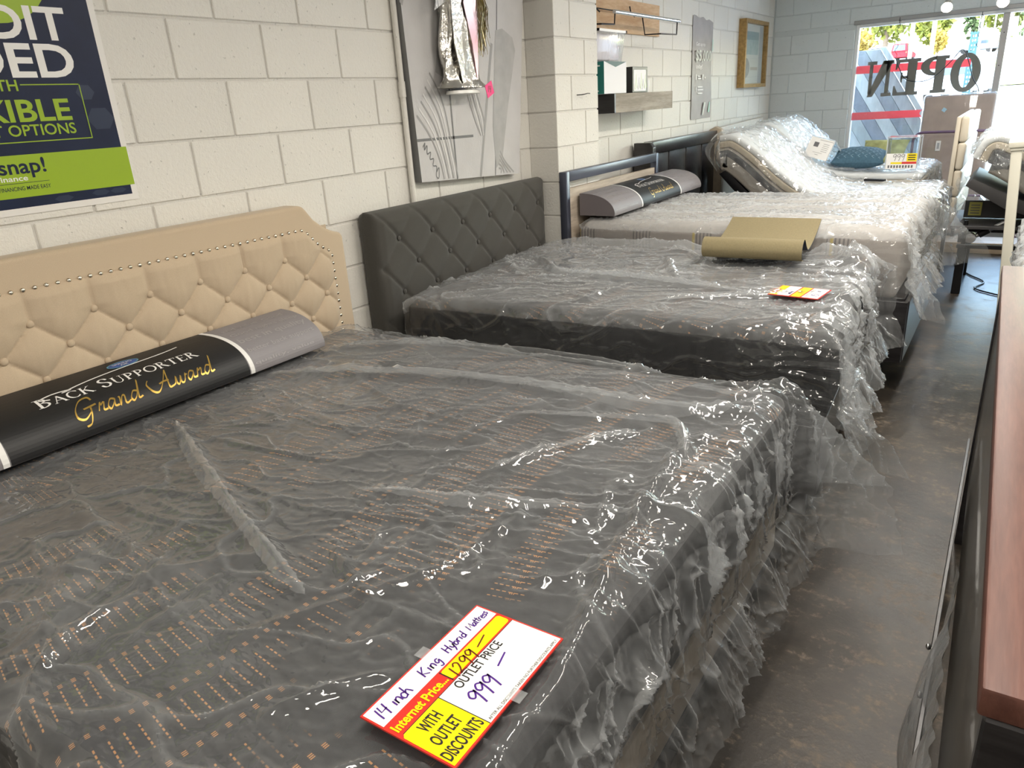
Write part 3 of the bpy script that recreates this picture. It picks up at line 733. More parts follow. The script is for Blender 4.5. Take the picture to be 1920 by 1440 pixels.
for i in range(7):   # combed arcs
    a = i * .022
    cstroke('combed_arc', [(.02 + a, .245 + a * 1.15), (.11 + a, .17 + a * .9), (.175 + a * .9, .08 + a * .35), (.20 + a, .005)], .009, M_STRW if i % 2 else M_STRM, .0006)
    b = i * .030
    cstroke('combed_arc', [(.66 + b * .75, 1.0), (.66 + b * .7, .87), (.60 + b * .62, .76), (.50 + b * .45, .69 - b * .12)], .012, M_STRW if i % 2 else M_STRM, .0006)
    if i < 5:
        cstroke('combed_arc', [(.42 + a, .45), (.46 + a, .33), (.52 + a, .23), (.575 + a * .4, .165)], .008, M_STRW if i % 2 else M_STRM, .0006)
        cstroke('combed_arc', [(.77 - a * .15, .10 - a * .8), (.83 - a * .5, .055 - a * .35), (.93 - a * 1.7, .008)], .008, M_STRM, .0006)
M_WASH = mat('canvas_wash', (0.40, 0.395, 0.39), 0.6, noise=0.08, nscale=14)
flat('painted_shape', [(.735, .57), (.80, .58), (.90, .55), (.93, .5), (.86, .28), (.80, .07), (.73, .03), (.70, .2)], [tuple(range(8))], cmap, M_WASH, t, None, .0003)
flat('painted_shape', [(.20, .40), (.28, .62), (.37, .74), (.36, .45), (.27, .38)], [tuple(range(5))], cmap, M_WASH, t, None, .0003)
ribbons('signature', [catmull([(.04, .13), (.06, .145), (.05, .12), (.075, .135), (.07, .105), (.10, .11), (.09, .085), (.12, .085), (.11, .06), (.14, .055), (.13, .02), (.15, .012), (.16, .05), (.135, .035)], 6)], cmap, M_STRD, t, .005, None, .0006)

# ---- crumpled silver foil ornament hung on the canvas with a pink sticker
M_FOIL = mat('silver_foil', (0.56, 0.545, 0.51), 0.2, metal=1.0, bump=0.5, bscale=30, bdist=.01)
M_FOILP = mat('iridescent_foil', (0.66, 0.58, 0.66), 0.25, metal=0.9, col2=(0.80, 0.42, 0.48), nscale=7)
M_FOILT = mat('tan_foil', (0.34, 0.29, 0.20), 0.35, metal=0.7)
t = empty('foil_ornament', (0.06, 3.2, 1.64), label='shiny silver foil ornament with tinsel hanging in front of the grey canvas', cat='ornament')
NA, NZ = 26, 34
P = np.zeros((NA, NZ, 3))
for i in range(NA):
    a = 2 * math.pi * i / (NA - 1)
    for j in range(NZ):
        k = j / (NZ - 1)
        rad = .105 * (1 - .12 * k) * (1 + .16 * math.sin(3 * a + k * 4) + .08 * math.sin(7 * a - k * 9)) * (1.0 + .35 * math.exp(-((k) / .05) ** 2))
        P[i, j] = (.055 + .45 * rad * math.cos(a), 1.25 * rad * math.sin(a) * (.95 if a < math.pi else 1.05) - .02 * k, .02 + k * .52)
link('foil_cone', grid_mesh(P, False), M_FOIL, t)
prism('foil_petal', [(-.01, .62), (.085, .62), (.075, .30), (.045, .03), (.02, .22), (-.03, .40), (.0, .46)], 0, .108, .112, M_FOILP, t)
prism('foil_petal', [(-.12, .50), (-.06, .55), (-.015, .40), (-.055, .05), (-.07, .04), (-.115, .22)], 0, .100, .104, M_FOIL, t)
prism('foil_petal', [(-.09, .62), (.02, .62), (-.01, .43), (-.07, .47)], 0, .113, .117, M_FOILT, t)
lathe('rim', [(.10, 0), (.118, .004), (.112, .018), (.10, .02)], mat('white_rim', (.85, .84, .80), .3), t, 24, Matrix.Translation((.05, -.005, -.01)) @ Matrix.Diagonal((.5, 1.05, 1, 1)))
bm = bmesh.new(); rr = random.Random(5)
for i in range(70):
    y0 = .085 + rr.uniform(-.012, .03); z0 = .50 + rr.uniform(-.02, .02)
    bm_tube(bm, [(.11, y0, z0), (.115 + rr.uniform(-.02, .02), y0 + rr.uniform(-.02, .05), z0 - .12), (.11 + rr.uniform(-.02, .02), y0 + rr.uniform(-.02, .06), z0 - rr.uniform(.2, .33))], .0014, 3, False)
tag(link('tinsel', mesh_bm(bm), mat('tinsel_strand', (.42, .36, .20), .3, metal=.9), t), kind='stuff')
prism('dark_bow', [(.08, .56), (.17, .53), (.19, .505), (.16, .50), (.08, .525)], 0, .10, .12, M_DARKMETAL, t)
prism('clear_wrap', [(-.10, .50), (-.20, .42), (-.22, .36), (-.14, .40), (-.12, .46)], 0, .08, .083, M_PLAST_B, t)
M_PINK = mat('pink_sticker', (0.90, 0.02, 0.22), 0.5)
s = prism('price_sticker', [(.095, .025), (.155, .05), (.175, -.01), (.115, -.035)], 0, .116, .118, M_PINK, t)
ribbons('handwriting', hand_strokes('14', .118, -.005, .03)[0], pmap((.1185, 0, 0), (0, 1, 0), (0, 0, 1), .0003), M_INKRED, t, .004)

# ---- plywood board with a metal hanging rail
M_PLY = m_wood('plywood', (0.50, 0.30, 0.15), (0.66, 0.46, 0.27), (4, 1, 6), rough=.6, coat=0, sc=2.5)
t = empty('plywood_board', (0.001, 5.2, 2.0), label='raw plywood board screwed to the block wall beyond the pilaster', cat='board')
box('panel', (0, -.68, .005), (.018, .745, .225), M_PLY, t, .001, 1)
t = empty('hanging_rail', (0.02, 5.3, 2.06), label='chrome hanging rail on bent black wire brackets below plywood board edge', cat='rail')
tube('rail', [(.18, -.53, .035), (.18, .60, .035)], .013, M_STEEL, t, 12)
tube('rod', [(.03, -.75, .075), (.03, .30, .075)], .004, M_DARKMETAL, t, 6)
for yy in (-.50, .05):
    tube('clip', [(.02, yy, .12), (.03, yy, .075), (.05, yy + .02, .05)], .005, M_DARKMETAL, t, 6)
tube('wire_bracket', [(.0, .22, .07), (.03, .25, .06), (.05, .25, -.06), (.17, .26, -.065), (.18, .55, -.06), (.18, .56, .03)], .005, M_DARKMETAL, t, 6)
tube('wire_bracket', [(.0, -.75, -.035), (.17, -.70, -.045), (.18, -.53, -.04), (.18, -.52, .03)], .005, M_DARKMETAL, t, 6)

# ---- floating shelf with boxes
M_SHELF = m_wood('grey_oak', (0.19, 0.155, 0.12), (0.36, 0.31, 0.25), (6, 1, 10), rough=.6, coat=0, sc=2.0)
t = empty('box_shelf', (0.0, 5.1, 1.475), label='weathered grey wood box shelf on the block wall beyond the pilaster', cat='shelf')
box('front_board', (.20, -.36, 0), (.22, .62, .122), M_SHELF, t, .001, 1)
box('end_board', (.001, -.38, 0), (.22, -.361, .122), M_BLACKWOOD, t, .001, 1); box('end_board', (.001, .621, 0), (.22, .64, .122), M_SHELF, t, .001, 1)
box('top_board', (.001, -.36, .104), (.199, .62, .1215), M_SHELF, t, .001, 1)
M_TEAL = mat('teal_card', (0.015, 0.17, 0.15), .45); M_WCARD = mat('white_card', (.74, .74, .78), .5); M_KCARD = mat('black_card', (.03, .03, .03), .4)
ST = 1.5985
t = empty('lamp_box', (0.10, 4.80, ST), label='teal and white product box standing on the grey wood shelf', cat='box')
box('carton', (-.07, -.17, 0), (.09, .17, .20), M_WCARD, t, .002, 1)
box('teal_face', (-.069, -.1712, .001), (.0895, -.1702, .1995), M_TEAL, t); 
fm = pmap((-.069, -.1714, 0), (1, 0, 0), (0, 0, 1), .0002)
rect('print_line', fm, .03, .17, .13, .178, M_WHITE, t); rect('print_line', fm, .02, .185, .09, .19, M_WHITE, t)
ribbons('print_drawing', [[(.09, .02), (.09, .14), (.06, .16)], [(.06, .02), (.12, .02)]], fm, M_WHITE, t, .006)
for q in range(4): rect('print_line', fm, .012, .03 + q * .026, .032, .044 + q * .026, M_WHITE if q < 3 else M_RED, t)
fm2 = pmap((.0902, -.17, 0), (0, 1, 0), (0, 0, 1), .0003)
flat('teal_flap', [(.0, .20), (.34, .20), (.17, .165)], [(0, 2, 1)], fm2, mat('teal_card_dark', (.05, .12, .13), .5), t)
t = empty('black_box', (0.10, 5.20, ST), label='black box with white printed shapes standing on the grey wood shelf', cat='box')
box('carton', (-.06, -.13, 0), (.09, .13, .17), M_KCARD, t, .002, 1)
fm = pmap((.0903, -.12, 0), (0, 1, 0), (0, 0, 1), .0003)
rect('print_panel', fm, .01, .01, .22, .15, M_WCARD, t, rad=.01)
for q, (a, b) in enumerate(((.03, .12), (.08, .10), (.12, .13), (.15, .09), (.19, .12))):
    ribbons('print_drawing', [[(a, .02), (a + .02, b), (a + .035, .03)]], fm, M_KCARD if q % 2 else M_LIME, t, .007, None, .0003)
t = empty('jar', (0.10, 5.48, ST), label='small white cup standing at the end of the grey wood shelf', cat='cup')
lathe('body', [(.03, 0), (.038, .05), (.036, .085), (.03, .085), (.028, .01)], mat('frosted_white', (.8, .8, .8), .3), t)
t = empty('clear_bin', (0.05, 4.78, 1.80), label='translucent white plastic bin on the wall above the teal box', cat='bin')
prism('bin_body', [(-.02, 0), (.10, 0), (.13, .18), (-.03, .18)], 1, -.22, .20, M_PLAST_B, t, .004); 
bm = bmesh.new()
for a, b in (((-.035, -.225, .175), (.14, -.205, .19)), ((-.035, .185, .175), (.14, .205, .19)), ((.12, -.225, .175), (.14, .205, .19))): bm_box(bm, a, b)
link('bin_rim', mesh_bm(bm), mat('frosted_white', (.8, .8, .8), .3), t)
box('liner', (-.01, -.2, .01), (.09, .18, .17), mat('bin_paper', (.72, .68, .72), .7), t, .01)

# ---- grey offer poster
t = empty('offer_poster', (0.001, 6.97, 1.35), label='long grey offer banner with faded white lettering on the block wall', cat='poster')
bmv = np.zeros((14, 20, 3))
for i in range(14):
    for j in range(20):
        u, v = i / 13, j / 19
        bmv[i, j] = (.006 + .006 * math.sin(u * 7 + v * 5) * (1 if .03 < u < .97 else .3), -.255 + .51 * u + .012 * math.sin(v * 9) * (u > .9), .0 + .855 * v - .025 * u * v + .008 * math.sin(u * 17) * (v > .97))
link('paper', grid_mesh(bmv), mat('poster_grey', (.36, .335, .325), .5, noise=.08, nscale=8), t)
om = pmap((.0135, -.255, 0), (0, 1, 0), (0, 0, 1), .0003); M_PALE = mat('print_pale', (.60, .62, .56), .5)
text('Get up to', om, .07, .615, .03, M_WHITE, t, width=.23)
text('$5,000', om, .07, .495, .085, M_PALE, t, width=.40, bold=.02)
text('today!', om, .07, .43, .035, M_WHITE, t, width=.17)
for a, b, c, d in ((.08, .335, .10, .38), (.13, .34, .22, .35), (.13, .36, .2, .37), (.25, .335, .28, .38), (.30, .345, .34, .36), (.08, .235, .10, .28), (.13, .27, .26, .28), (.13, .245, .28, .255), (.14, .215, .26, .225)):
    rect('print_line', om, a, b, c, d, M_WHITE, t)
M_MINT = mat('print_mint', (.42, .66, .55), .5)
flat('print_mark', [(.27, .03), (.31, .14), (.36, .14), (.30, .03)], [(0, 3, 2, 1)], om, M_PALE, t); flat('print_mark', [(.42, .05), (.465, .05), (.475, .14), (.45, .14)], [(0, 1, 2, 3)], om, M_MINT, t)
rect('print_mark', om, .49, .58, .508, .68, M_MINT, t)
# ---- framed picture
t = empty('framed_picture', (0.0, 8.42, 1.60), label='gold framed picture of a blue view hanging near the front corner', cat='picture')
M_GILT = mat('gilt_frame', (.38, .24, .09), .4, metal=.5, noise=.25, nscale=40)
bm = bmesh.new(); W2, HH, fwi = .40, .645, .035
for lo, hi in (((0.001, -W2, 0), (.075, -W2 + fwi, HH)), ((0.001, W2 - fwi, 0), (.075, W2, HH)), ((0.001, -W2 + fwi, 0), (.075, W2 - fwi, fwi)), ((0.001, -W2 + fwi, HH - fwi), (.075, W2 - fwi, HH))): bm_box(bm, lo, hi)
link('frame', mesh_bm(bm), M_GILT, t)
box('mat_board', (.004, -W2 + fwi, fwi), (.03, W2 - fwi, HH - fwi), mat('mat_board', (.72, .71, .66), .7), t)
fm = pmap((.0303, -W2, 0), (0, 1, 0), (0, 0, 1), .0003)
rect('grey_mount', fm, .62, .04, .76, .60, mat('mount_grey', (.42, .43, .45), .7), t)
rect('picture', fm, .06, .32, .60, .54, mat('picture_sky', (.20, .30, .33), .6, col2=(.34, .45, .46), nscale=7), t)
rect('picture', fm, .06, .32, .60, .46, mat('picture_water', (.30, .42, .43), .6, col2=(.5, .58, .56), nscale=20), t, .0003)
flat('picture_oval', [(.15 + .16 * math.cos(a), .19 + .10 * math.sin(a)) for a in [2 * math.pi * k / 20 for k in range(20)]], [tuple(range(20))], fm, mat('picture_stone', (.36, .35, .33), .7, noise=.2, nscale=20), t, None, .0003)
rect('picture_line', fm, .34, .17, .60, .20, mat('picture_tan', (.52, .44, .36), .7), t)
box('pane', (.05, -W2 + fwi, fwi), (.052, W2 - fwi, HH - fwi), M_GLASS, t)

# ================================================================== BEDS
def fold_axis(s, lo, hi, r):
    """arc-length coordinate -> (position, drop) over an edge at lo and an edge at hi with radius r"""
    q = r * math.pi / 2
    def one(a):
        t = np.clip(a / r, 0, math.pi / 2); ex = np.clip(a - q, 0, None)
        return r * np.sin(t), r * (1 - np.cos(t)) + ex
    ah = np.clip(s - (hi - r), 0, None); al = np.clip((lo + r) - s, 0, None)
    ph, dh = one(ah); pl, dl = one(al)
    pos = np.where(ah > 0, hi - r + ph, np.where(al > 0, lo + r - pl, s))
    return pos, dh, dl
def drape(name, L, Wd, zt, r, drop_f, drop_n, drop_d, drop_h, step, seed, folds, m, parent, gather=None, amp=1.0, flare=.10, footz=.30, hem_amp=.03, foot_amp=1.0, sag=None, flats=()):
    q = r * math.pi / 2 - r
    s = np.arange(-drop_h - (q if drop_h else 0), L + q + drop_f + 1e-6, step)
    t = np.arange(-drop_n - q, Wd + q + drop_d + 1e-6, step)
    S, T = np.meshgrid(s, t, indexing='ij')
    # wander the hem a little
    px, dfo, dhe = fold_axis(S, 0.0, L, r); py, dfa, dne = fold_axis(T, 0.0, Wd, r)
    wx = S + .04 * pn(S * 2.2, T * 2.2, seed + 40); wy = T + .04 * pn(S * 2.2, T * 2.2, seed + 41)
    # --- relief of the film
    H = .004 + 0 * S
    tens = ridge(wx * 1.1 + .35 * wy, wy * 5.5 - .9 * wx, seed + 1, 10.0); H += amp * .011 * tens * sstep(-.25, .35, pn(S * 1.6, T * 1.6, seed + 2))
    H += amp * .007 * ridge(wx * 3.5, wy * 7.5, seed + 3, 12.0) * sstep(-.2, .4, pn(S * 2.1, T * 2.1, seed + 4))
    wr = sstep(.05, .45, pn(S * 1.9 + 9, T * 1.9, seed + 5))
    H += amp * .0035 * ridge(wx * 13 + 5 * wy, wy * 30 - 8 * wx, seed + 6, 3.0) * wr
    H += amp * .0022 * ridge(wx * 12, wy * 15, seed + 7, 10.0)
    # crumple over the foot edge and down the foot
    fm = sstep(L - footz, L - .02, S)
    cr = .030 * ridge(wx * 1.4 + .9 * wy, wy * 4.4 - 1.2 * wx, seed + 8, 9.0) + .018 * ridge(wx * 2.4 - 2.6 * wy, wy * 6.5 + 1.6 * wx, seed + 9, 10.0) + .009 * ridge(wx * 5 + 4 * wy, wy * 10 - 3 * wx, seed + 10, 10.0) + .004 * ridge(wx * 12, wy * 20, seed + 12, 8.0) * sstep(-.1, .4, pn(S * 3, T * 3, seed + 13))
    H += foot_amp * fm * cr * (1 - .65 * sstep(.05, .25, S - L))
    sm = sstep(.0, .10, dne) + sstep(.0, .1, dfa)
    H += .006 * sm * ridge(wx * 5, wy * 3 + wx, seed + 11, 4.0)
    for (a0, b0, a1, b1) in flats:
        k_ = sstep(a0 - .06, a0, S) * (1 - sstep(a1, a1 + .06, S)) * sstep(b0 - .06, b0, T) * (1 - sstep(b1, b1 + .06, T)); H = H * (1 - .8 * k_)
    for pts, h, wd in folds: H += seg_fold(S, T, pts, h, wd)
    # thin sharp creases, kept also as a vertex attribute: a creased film is milkier
    w2x = wx + .05 * pn(S * 6, T * 6, seed + 50); w2y = wy + .05 * pn(S * 6, T * 6, seed + 51)
    k1 = ridge(w2x * 2.4 + .8 * w2y, w2y * 6.0 - 1.6 * w2x, seed + 52, 26.0); k2 = ridge(w2x * 5.0 - 2.0 * w2y, w2y * 9.0 + 3 * w2x, seed + 53, 22.0) * sstep(-.2, .3, pn(S * 2.5, T * 2.5, seed + 54))
    k3 = ridge(w2x * 9 + 4 * w2y, w2y * 20 - 7 * w2x, seed + 55, 10.0) * sstep(.0, .5, pn(S * 2.2 + 4, T * 2.2, seed + 56))
    k4 = ridge(w2x * 20 + 6 * w2y, w2y * 5.5 - 4 * w2x, seed + 57, 3.0) * sstep(.08, .42, pn(S * 2.0 + 7, T * 2.0 + 3, seed + 58))
    k5 = ridge(w2x * 1.6 + 2 * w2y, w2y * 13 - 1.5 * w2x, seed + 59, 30.0) * sstep(-.15, .2, pn(S * 1.7 + 2, T * 1.7 + 8, seed + 60))
    mist = .55 * sstep(-.1, .6, fbm(S * 1.6 + 3, T * 2.2 + 1, seed + 61, 3)) * (.4 + .6 * sstep(-.3, .3, pn(S * 9, T * 14, seed + 62)))
    crease_ = np.clip(np.maximum.reduce([k1, .8 * k2, .5 * k3, .45 * k4, .9 * k5]), 0, 1) + mist
    H += amp * (.010 * k1 + .006 * k2 + .003 * k3 + .0042 * k4 + .0075 * k5)
    # --- base surface
    X = px.copy(); Y = py.copy()
    D1 = np.maximum(dfo, dhe); D2 = np.maximum(dfa, dne)
    Z = zt - np.maximum(D1, D2) - .25 * np.minimum(D1, D2) * 0
    mn = np.minimum(dfo, D2)               # loose corner cloth sticks out as an ear
    X += np.where(dfa > 0, .85, .45) * mn * (dfo > 0); Y += .22 * mn * (np.where(dfa > 0, 1, 0) - np.where(dne > 0, 1, 0))
    # pleats hanging at the foot
    dd = np.clip(dfo - r, 0, None)
    pl = pn(T * 5.0 + .6 * dd, dd * .8, seed + 20) + .15 * pn(T * 13, dd * 1.2, seed + 21)
    X += flare * dd + hem_amp * np.clip(dd / .25, 0, 1.3) * pl + .25 * H * (dfo > r)
    if gather:    # elastic hem: pinch then flare
        g = np.exp(-((dd - gather) / .022) ** 2); X -= .022 * g + (hem_amp * np.clip(dd / .25, 0, 1.3) * pl) * .75 * np.exp(-((dd - gather) / .06) ** 2)
        af = np.clip(dd - gather, 0, None); X += .30 * af + .03 * np.clip(af / .08, 0, 1) * (pn(T * 6, af * 1.5, seed + 23))
        H += .006 * g * ridge(T * 40, dd * 8, seed + 24, 1.5)
    ds = np.clip(D2 - r, 0, None); sg = np.where(dfa > 0, 1, 0) - np.where(dne > 0, 1, 0)
    Y += sg * (.04 * ds + .012 * np.clip(ds / .2, 0, 1) * pn(S * 6, ds * 2, seed + 22))
    Z += .03 * np.clip(dd / .2, 0, 1) * pn(T * 4.0, dd * 0 + 1.7, seed + 25)
    if sag is not None: Z += sag(X, Y)
    # push along the base normal
    nx = np.sin(np.clip(dfo / r, 0, 1) * math.pi / 2) - np.sin(np.clip(dhe / r, 0, 1) * math.pi / 2)
    ny = sg * np.sin(np.clip(D2 / r, 0, 1) * math.pi / 2); nz = np.clip(1 - np.hypot(nx, ny), .0, 1)
    nn = np.sqrt(nx ** 2 + ny ** 2 + nz ** 2) + 1e-6
    P = np.stack([X + H * nx / nn, Y + H * ny / nn, Z + H * nz / nn + 0 * H], -1)
    P[..., 2] = np.maximum(P[..., 2], .03)
    mm = m if isinstance(m, (list, tuple)) else (m, m, m)
    me_ = grid_mesh(P)
    for q_ in mm: me_.materials.append(q_)
    at_ = me_.attributes.new('crease', 'FLOAT', 'POINT'); at_.data.foreach_set('value', crease_.reshape(-1).astype(np.float32))
    mi = np.where((dfo > r * .8), 1, np.where(D2 > r * .8, 2, 0))[:-1, :-1]
    me_.polygons.foreach_set('material_index', mi.reshape(-1).astype(np.int32))
    o = link(name, me_, None, parent)
    def surf(u, v, l=0.0):      # u along the bed width, v along its length: a point on the film
        return Vector(P[int(np.clip((v - s[0]) / step, 0, len(s) - 1)), int(np.clip((u - t[0]) / step, 0, len(t) - 1))]) + Vector((l, 0, l))
    SURF[name + str(seed)] = surf
    return o
SURF = {}
def rbox(name, lo, hi, m, parent, bev, seg=4):
    return box(name, lo, hi, m, parent, bev, seg)
def at(o, loc, rz=0.0): o.location = loc; o.rotation_euler = (0, 0, rz); return o

# ---------------------------------------------------------------- bed 1 : tan nailhead headboard
M_TAN = m_weave('tan_linen', (0.52, 0.41, 0.29))
yc = 1.20
half = [(0, 1.23), (.815, 1.23), (.84, 1.228), (.86, 1.205), (.89, 1.165), (.935, 1.13), (.98, 1.105), (1.025, 1.09), (1.04, 1.075), (1.04, .30), (0, .30)]
outl = [(yc + a, b) for a, b in half[:-1]] + [(yc - a, b) for a, b in half[1:-1]][::-1]
hb1 = empty('tufted_headboard', (0.0, yc, 0.0), label='tan linen button tufted headboard with silver nailhead trim and clipped corners', cat='headboard')
def rel(poly): return [(a - yc, b) for a, b in poly]
prism('padded_frame', rel(outl), 0, .012, .112, M_TAN, hb1, .016, 3)
# tufted centre panel
inner = [(0, 1.132), (.80, 1.132), (.825, 1.128), (.85, 1.10), (.885, 1.065), (.925, 1.035), (.955, 1.02), (.955, .55)]
ys = np.linspace(-.955, .955, 320); zs = np.linspace(.56, 1.135, 150); Yg, Zg = np.meshgrid(ys, zs, indexing='ij')
lim = np.interp(np.abs(Yg), [a for a, b in inner[:-1]], [b for a, b in inner[:-1]])
ins = np.minimum(lim - Zg, .957 - np.abs(Yg))
a_ = (Yg + yc - .93) / .194; b_ = (Zg - 1.03) / .18
p_ = a_ + b_; q_ = a_ - b_
pil_ = np.clip(np.abs(np.sin(math.pi * p_)) * np.abs(np.sin(math.pi * q_)), 0, 1) ** .42
top_ = np.clip(np.abs(np.sin(math.pi * a_)), 0, 1) ** .40
kz = sstep(1.02, 1.045, Zg); ph = pil_ * (1 - kz) + top_ * kz
d_r = np.hypot(((a_ * 2) - np.round(a_ * 2)) * .097, 9)  # unused lateral distance placeholder
Hh = .002 + .024 * ph + .0012 * pn(Yg * 50, Zg * 14, 5)
Hh = np.where(ins > 0, Hh * np.clip(ins / .03, 0, 1) ** .5, -.006)
link('tufted_panel', grid_mesh(np.stack([.109 + Hh, Yg, Zg], -1)), M_TAN, hb1)
def button_mesh(r, d, m, n=10):
    bm = bmesh.new(); bmesh.ops.create_uvsphere(bm, u_segments=n, v_segments=6, radius=1.0)
    bmesh.ops.transform(bm, matrix=Matrix.Diagonal((d, r, r, 1)), verts=bm.verts[:])
    me = mesh_bm(bm, True); me.materials.append(m); return me
bmsh = button_mesh(.0125, .007, M_TAN)
for rowi, zz in enumerate((1.03, .94, .85, .76)):
    for k in range(-6, 8):
        yy = .93 + .194 * k + (.097 if rowi % 2 else 0)
        if abs(yy - yc) < .92 and not (abs(yy - yc) > .86 and zz > 1.0):
            o = link('button', bmsh, None, hb1); o.location = (.117, yy - yc, zz)
nmsh = button_mesh(.0078, .006, mat('nickel_nail', (.62, .58, .50), .18, metal=1.0), 8)
path = [(-a, b) for a, b in inner[::-1]] + inner[1:]
acc = 0.0; nxt = 0.0
for i in range(len(path) - 1):
    a = Vector(path[i]); b = Vector(path[i + 1]); L_ = (b - a).length
    while nxt <= acc + L_:
        p = a.lerp(b, (nxt - acc) / L_); o = link('nailhead', nmsh, None, hb1); o.location = (.114, p[0], p[1]); nxt += .0335
    acc += L_

B1 = (0.14, 0.25)
M_MATT = m_dash_fabric('charcoal_dash_knit', (0.022, 0.022, 0.024), (0.42, 0.20, 0.07))
M_SIDE = mat('black_border_knit', (0.012, 0.012, 0.013), .85, bump=.3, bscale=300)
def mattress(nm, loc, rz, L, Wd, z0, z1, mtop, mside, r, label, cat='mattress'):
    t = empty(nm, (loc[0], loc[1], z0), rz, label, cat)
    h = z1 - z0
    rbox('border', (0, 0, 0), (L, Wd, h - r * .6), mside, t, min(r * .5, .03), 3)
    rbox('top_panel', (.004, .004, h * .35), (L - .004, Wd - .004, h - .006), mtop, t, r, 5)
    return t
bs = empty('box_spring', (B1[0], B1[1], .13), label='beige fabric box spring below the charcoal mattress with the tan headboard', cat='box spring')
M_BEIGE = m_weave('beige_cloth', (0.50, 0.42, 0.32), 300)
rbox('fabric_box', (0.0, 0.0, 0), (1.905, 1.90, .235), M_BEIGE, bs, .02, 3)
rbox('edge_piping', (1.900, .01, .205), (1.911, 1.89, .217), mat('piping', (.42, .35, .27), .8), bs, .005, 2)
fb = empty('metal_bed', (B1[0], B1[1], 0), label='low black metal bed frame under the beige box spring', cat='bed frame')
for nm, lo, hi in (('rail', (.02, .02, .09), (1.93, .06, .129)), ('rail', (.02, 1.84, .09), (1.93, 1.88, .129)), ('rail', (.02, .93, .09), (1.93, .97, .129)), ('crossbar', (.05, .06, .10), (.09, 1.84, .128)), ('crossbar', (1.86, .06, .10), (1.90, 1.84, .128))):
    box(nm, lo, hi, M_DARKMETAL, fb, .002, 1)
for x in (.10, 1.72):
    for y in (.04, .95, 1.86): tube('leg', [(x, y, 0), (x, y, .095)], .018, M_DARKMETAL, fb)
mattress('dark_mattress', B1, 0, 1.92, 1.90, .366, .70, M_MATT, M_SIDE, .05, 'charcoal mattress with copper dashes in front of the tan nailhead headboard')
F1 = [([(.55, .42), (.8, .38), (1.1, .36)], .016, .02), ([(1.35, .30), (1.55, .62), (1.6, .9)], .012, .015), ([(.4, 1.45), (.9, 1.25), (1.3, 1.22)], .012, .018), ([(.35, .85), (.81, .66), (1.11, .55), (1.38, .46)], .022, .022),
      ([(.25, 1.27), (.89, 1.50), (1.48, 1.55), (1.72, 1.57), (1.93, 1.70)], .034, .026),
      ([(.22, 1.57), (.64, 1.77), (1.04, 1.86), (1.5, 1.86)], .026, .03),
      ([(.75, .36), (.95, .22), (1.11, .09)], .02, .03), ([(1.08, .30), (1.08, .17), (1.14, .08), (1.22, .03), (1.33, .02)], .02, .014),
      ([(1.55, .21), (1.61, .32), (1.67, .39)], .018, .012), ([(1.17, .80), (1.45, .87), (1.65, .95), (1.85, .98)], .02, .02),
      ([(1.25, 1.33), (1.57, 1.44), (1.72, 1.47), (1.82, 1.29)], .026, .016), ([(1.41, 1.04), (1.55, 1.28), (1.64, 1.39)], .016, .014),
      ([(1.82, 1.52), (1.79, 1.26), (1.82, .99), (1.86, .76), (1.9, .5), (1.9, .2)], .020, .018), ([(1.03, .31), (1.19, .5)], .018, .02),
      ([(.5, 1.1), (.9, 1.05), (1.4, 1.2)], .012, .03), ([(1.3, .6), (1.5, .5), (1.8, .52)], .012, .014), ([(1.62, 1.75), (1.8, 1.72), (1.92, 1.84)], .03, .02)]
c1 = drape('plastic_cover', 1.925, 1.90, .702, .055, .49, .20, .27, 0, .0052, 3, F1, (M_PLAST, M_PLAST_F, M_PLAST_S), None, gather=.32, amp=1.0, flare=.06, hem_amp=.02, flats=[(1.66, .26, 1.90, .62), (0, .1, .25, 1.65)])
at(c1, (B1[0], B1[1], 0)); 
def pleats(cover, key, lines, m):
    for pts, wd in lines:      # film folded over on itself: a loose double strip along the fold
        C_ = catmull([(b, a) for a, b in pts], 30); n_ = len(C_); k_ = 6; G_ = np.zeros((n_, k_, 3)); sf = SURF[key]
        for i in range(n_):
            a = C_[max(i - 1, 0)]; b = C_[min(i + 1, n_ - 1)]; dx, dy = b[0] - a[0], b[1] - a[1]; L_ = math.hypot(dx, dy) or 1
            tp = math.sin(math.pi * i / (n_ - 1)) ** .5
            for j in range(k_):
                q_ = (j / (k_ - 1) - .25) * wd * tp * (.75 + .25 * math.sin(i * .09 + 1.3 * wd * 100))
                p_ = sf(C_[i][0] - dy / L_ * q_, C_[i][1] + dx / L_ * q_)
                G_[i, j] = (p_.x, p_.y, p_.z + .004 + .007 * math.sin(math.pi * j / (k_ - 1)) * tp)
        link('film_pleat', grid_mesh(G_), m, cover)
pleats(c1, 'plastic_cover3', [([(.25, 1.27), (.89, 1.50), (1.48, 1.55), (1.72, 1.57), (1.9, 1.68)], .055), ([(.35, .85), (.81, .66), (1.11, .55), (1.38, .46)], .05), ([(.22, 1.57), (.64, 1.77), (1.04, 1.82), (1.4, 1.84)], .035),
  ([(1.17, .80), (1.45, .87), (1.65, .95), (1.83, .98)], .035), ([(1.57, 1.44), (1.72, 1.47), (1.82, 1.29)], .03), ([(1.41, 1.04), (1.55, 1.28), (1.64, 1.39)], .025)], M_PLEAT)
tag(c1, 'clear plastic cover over the charcoal mattress with the tan headboard', 'plastic cover')

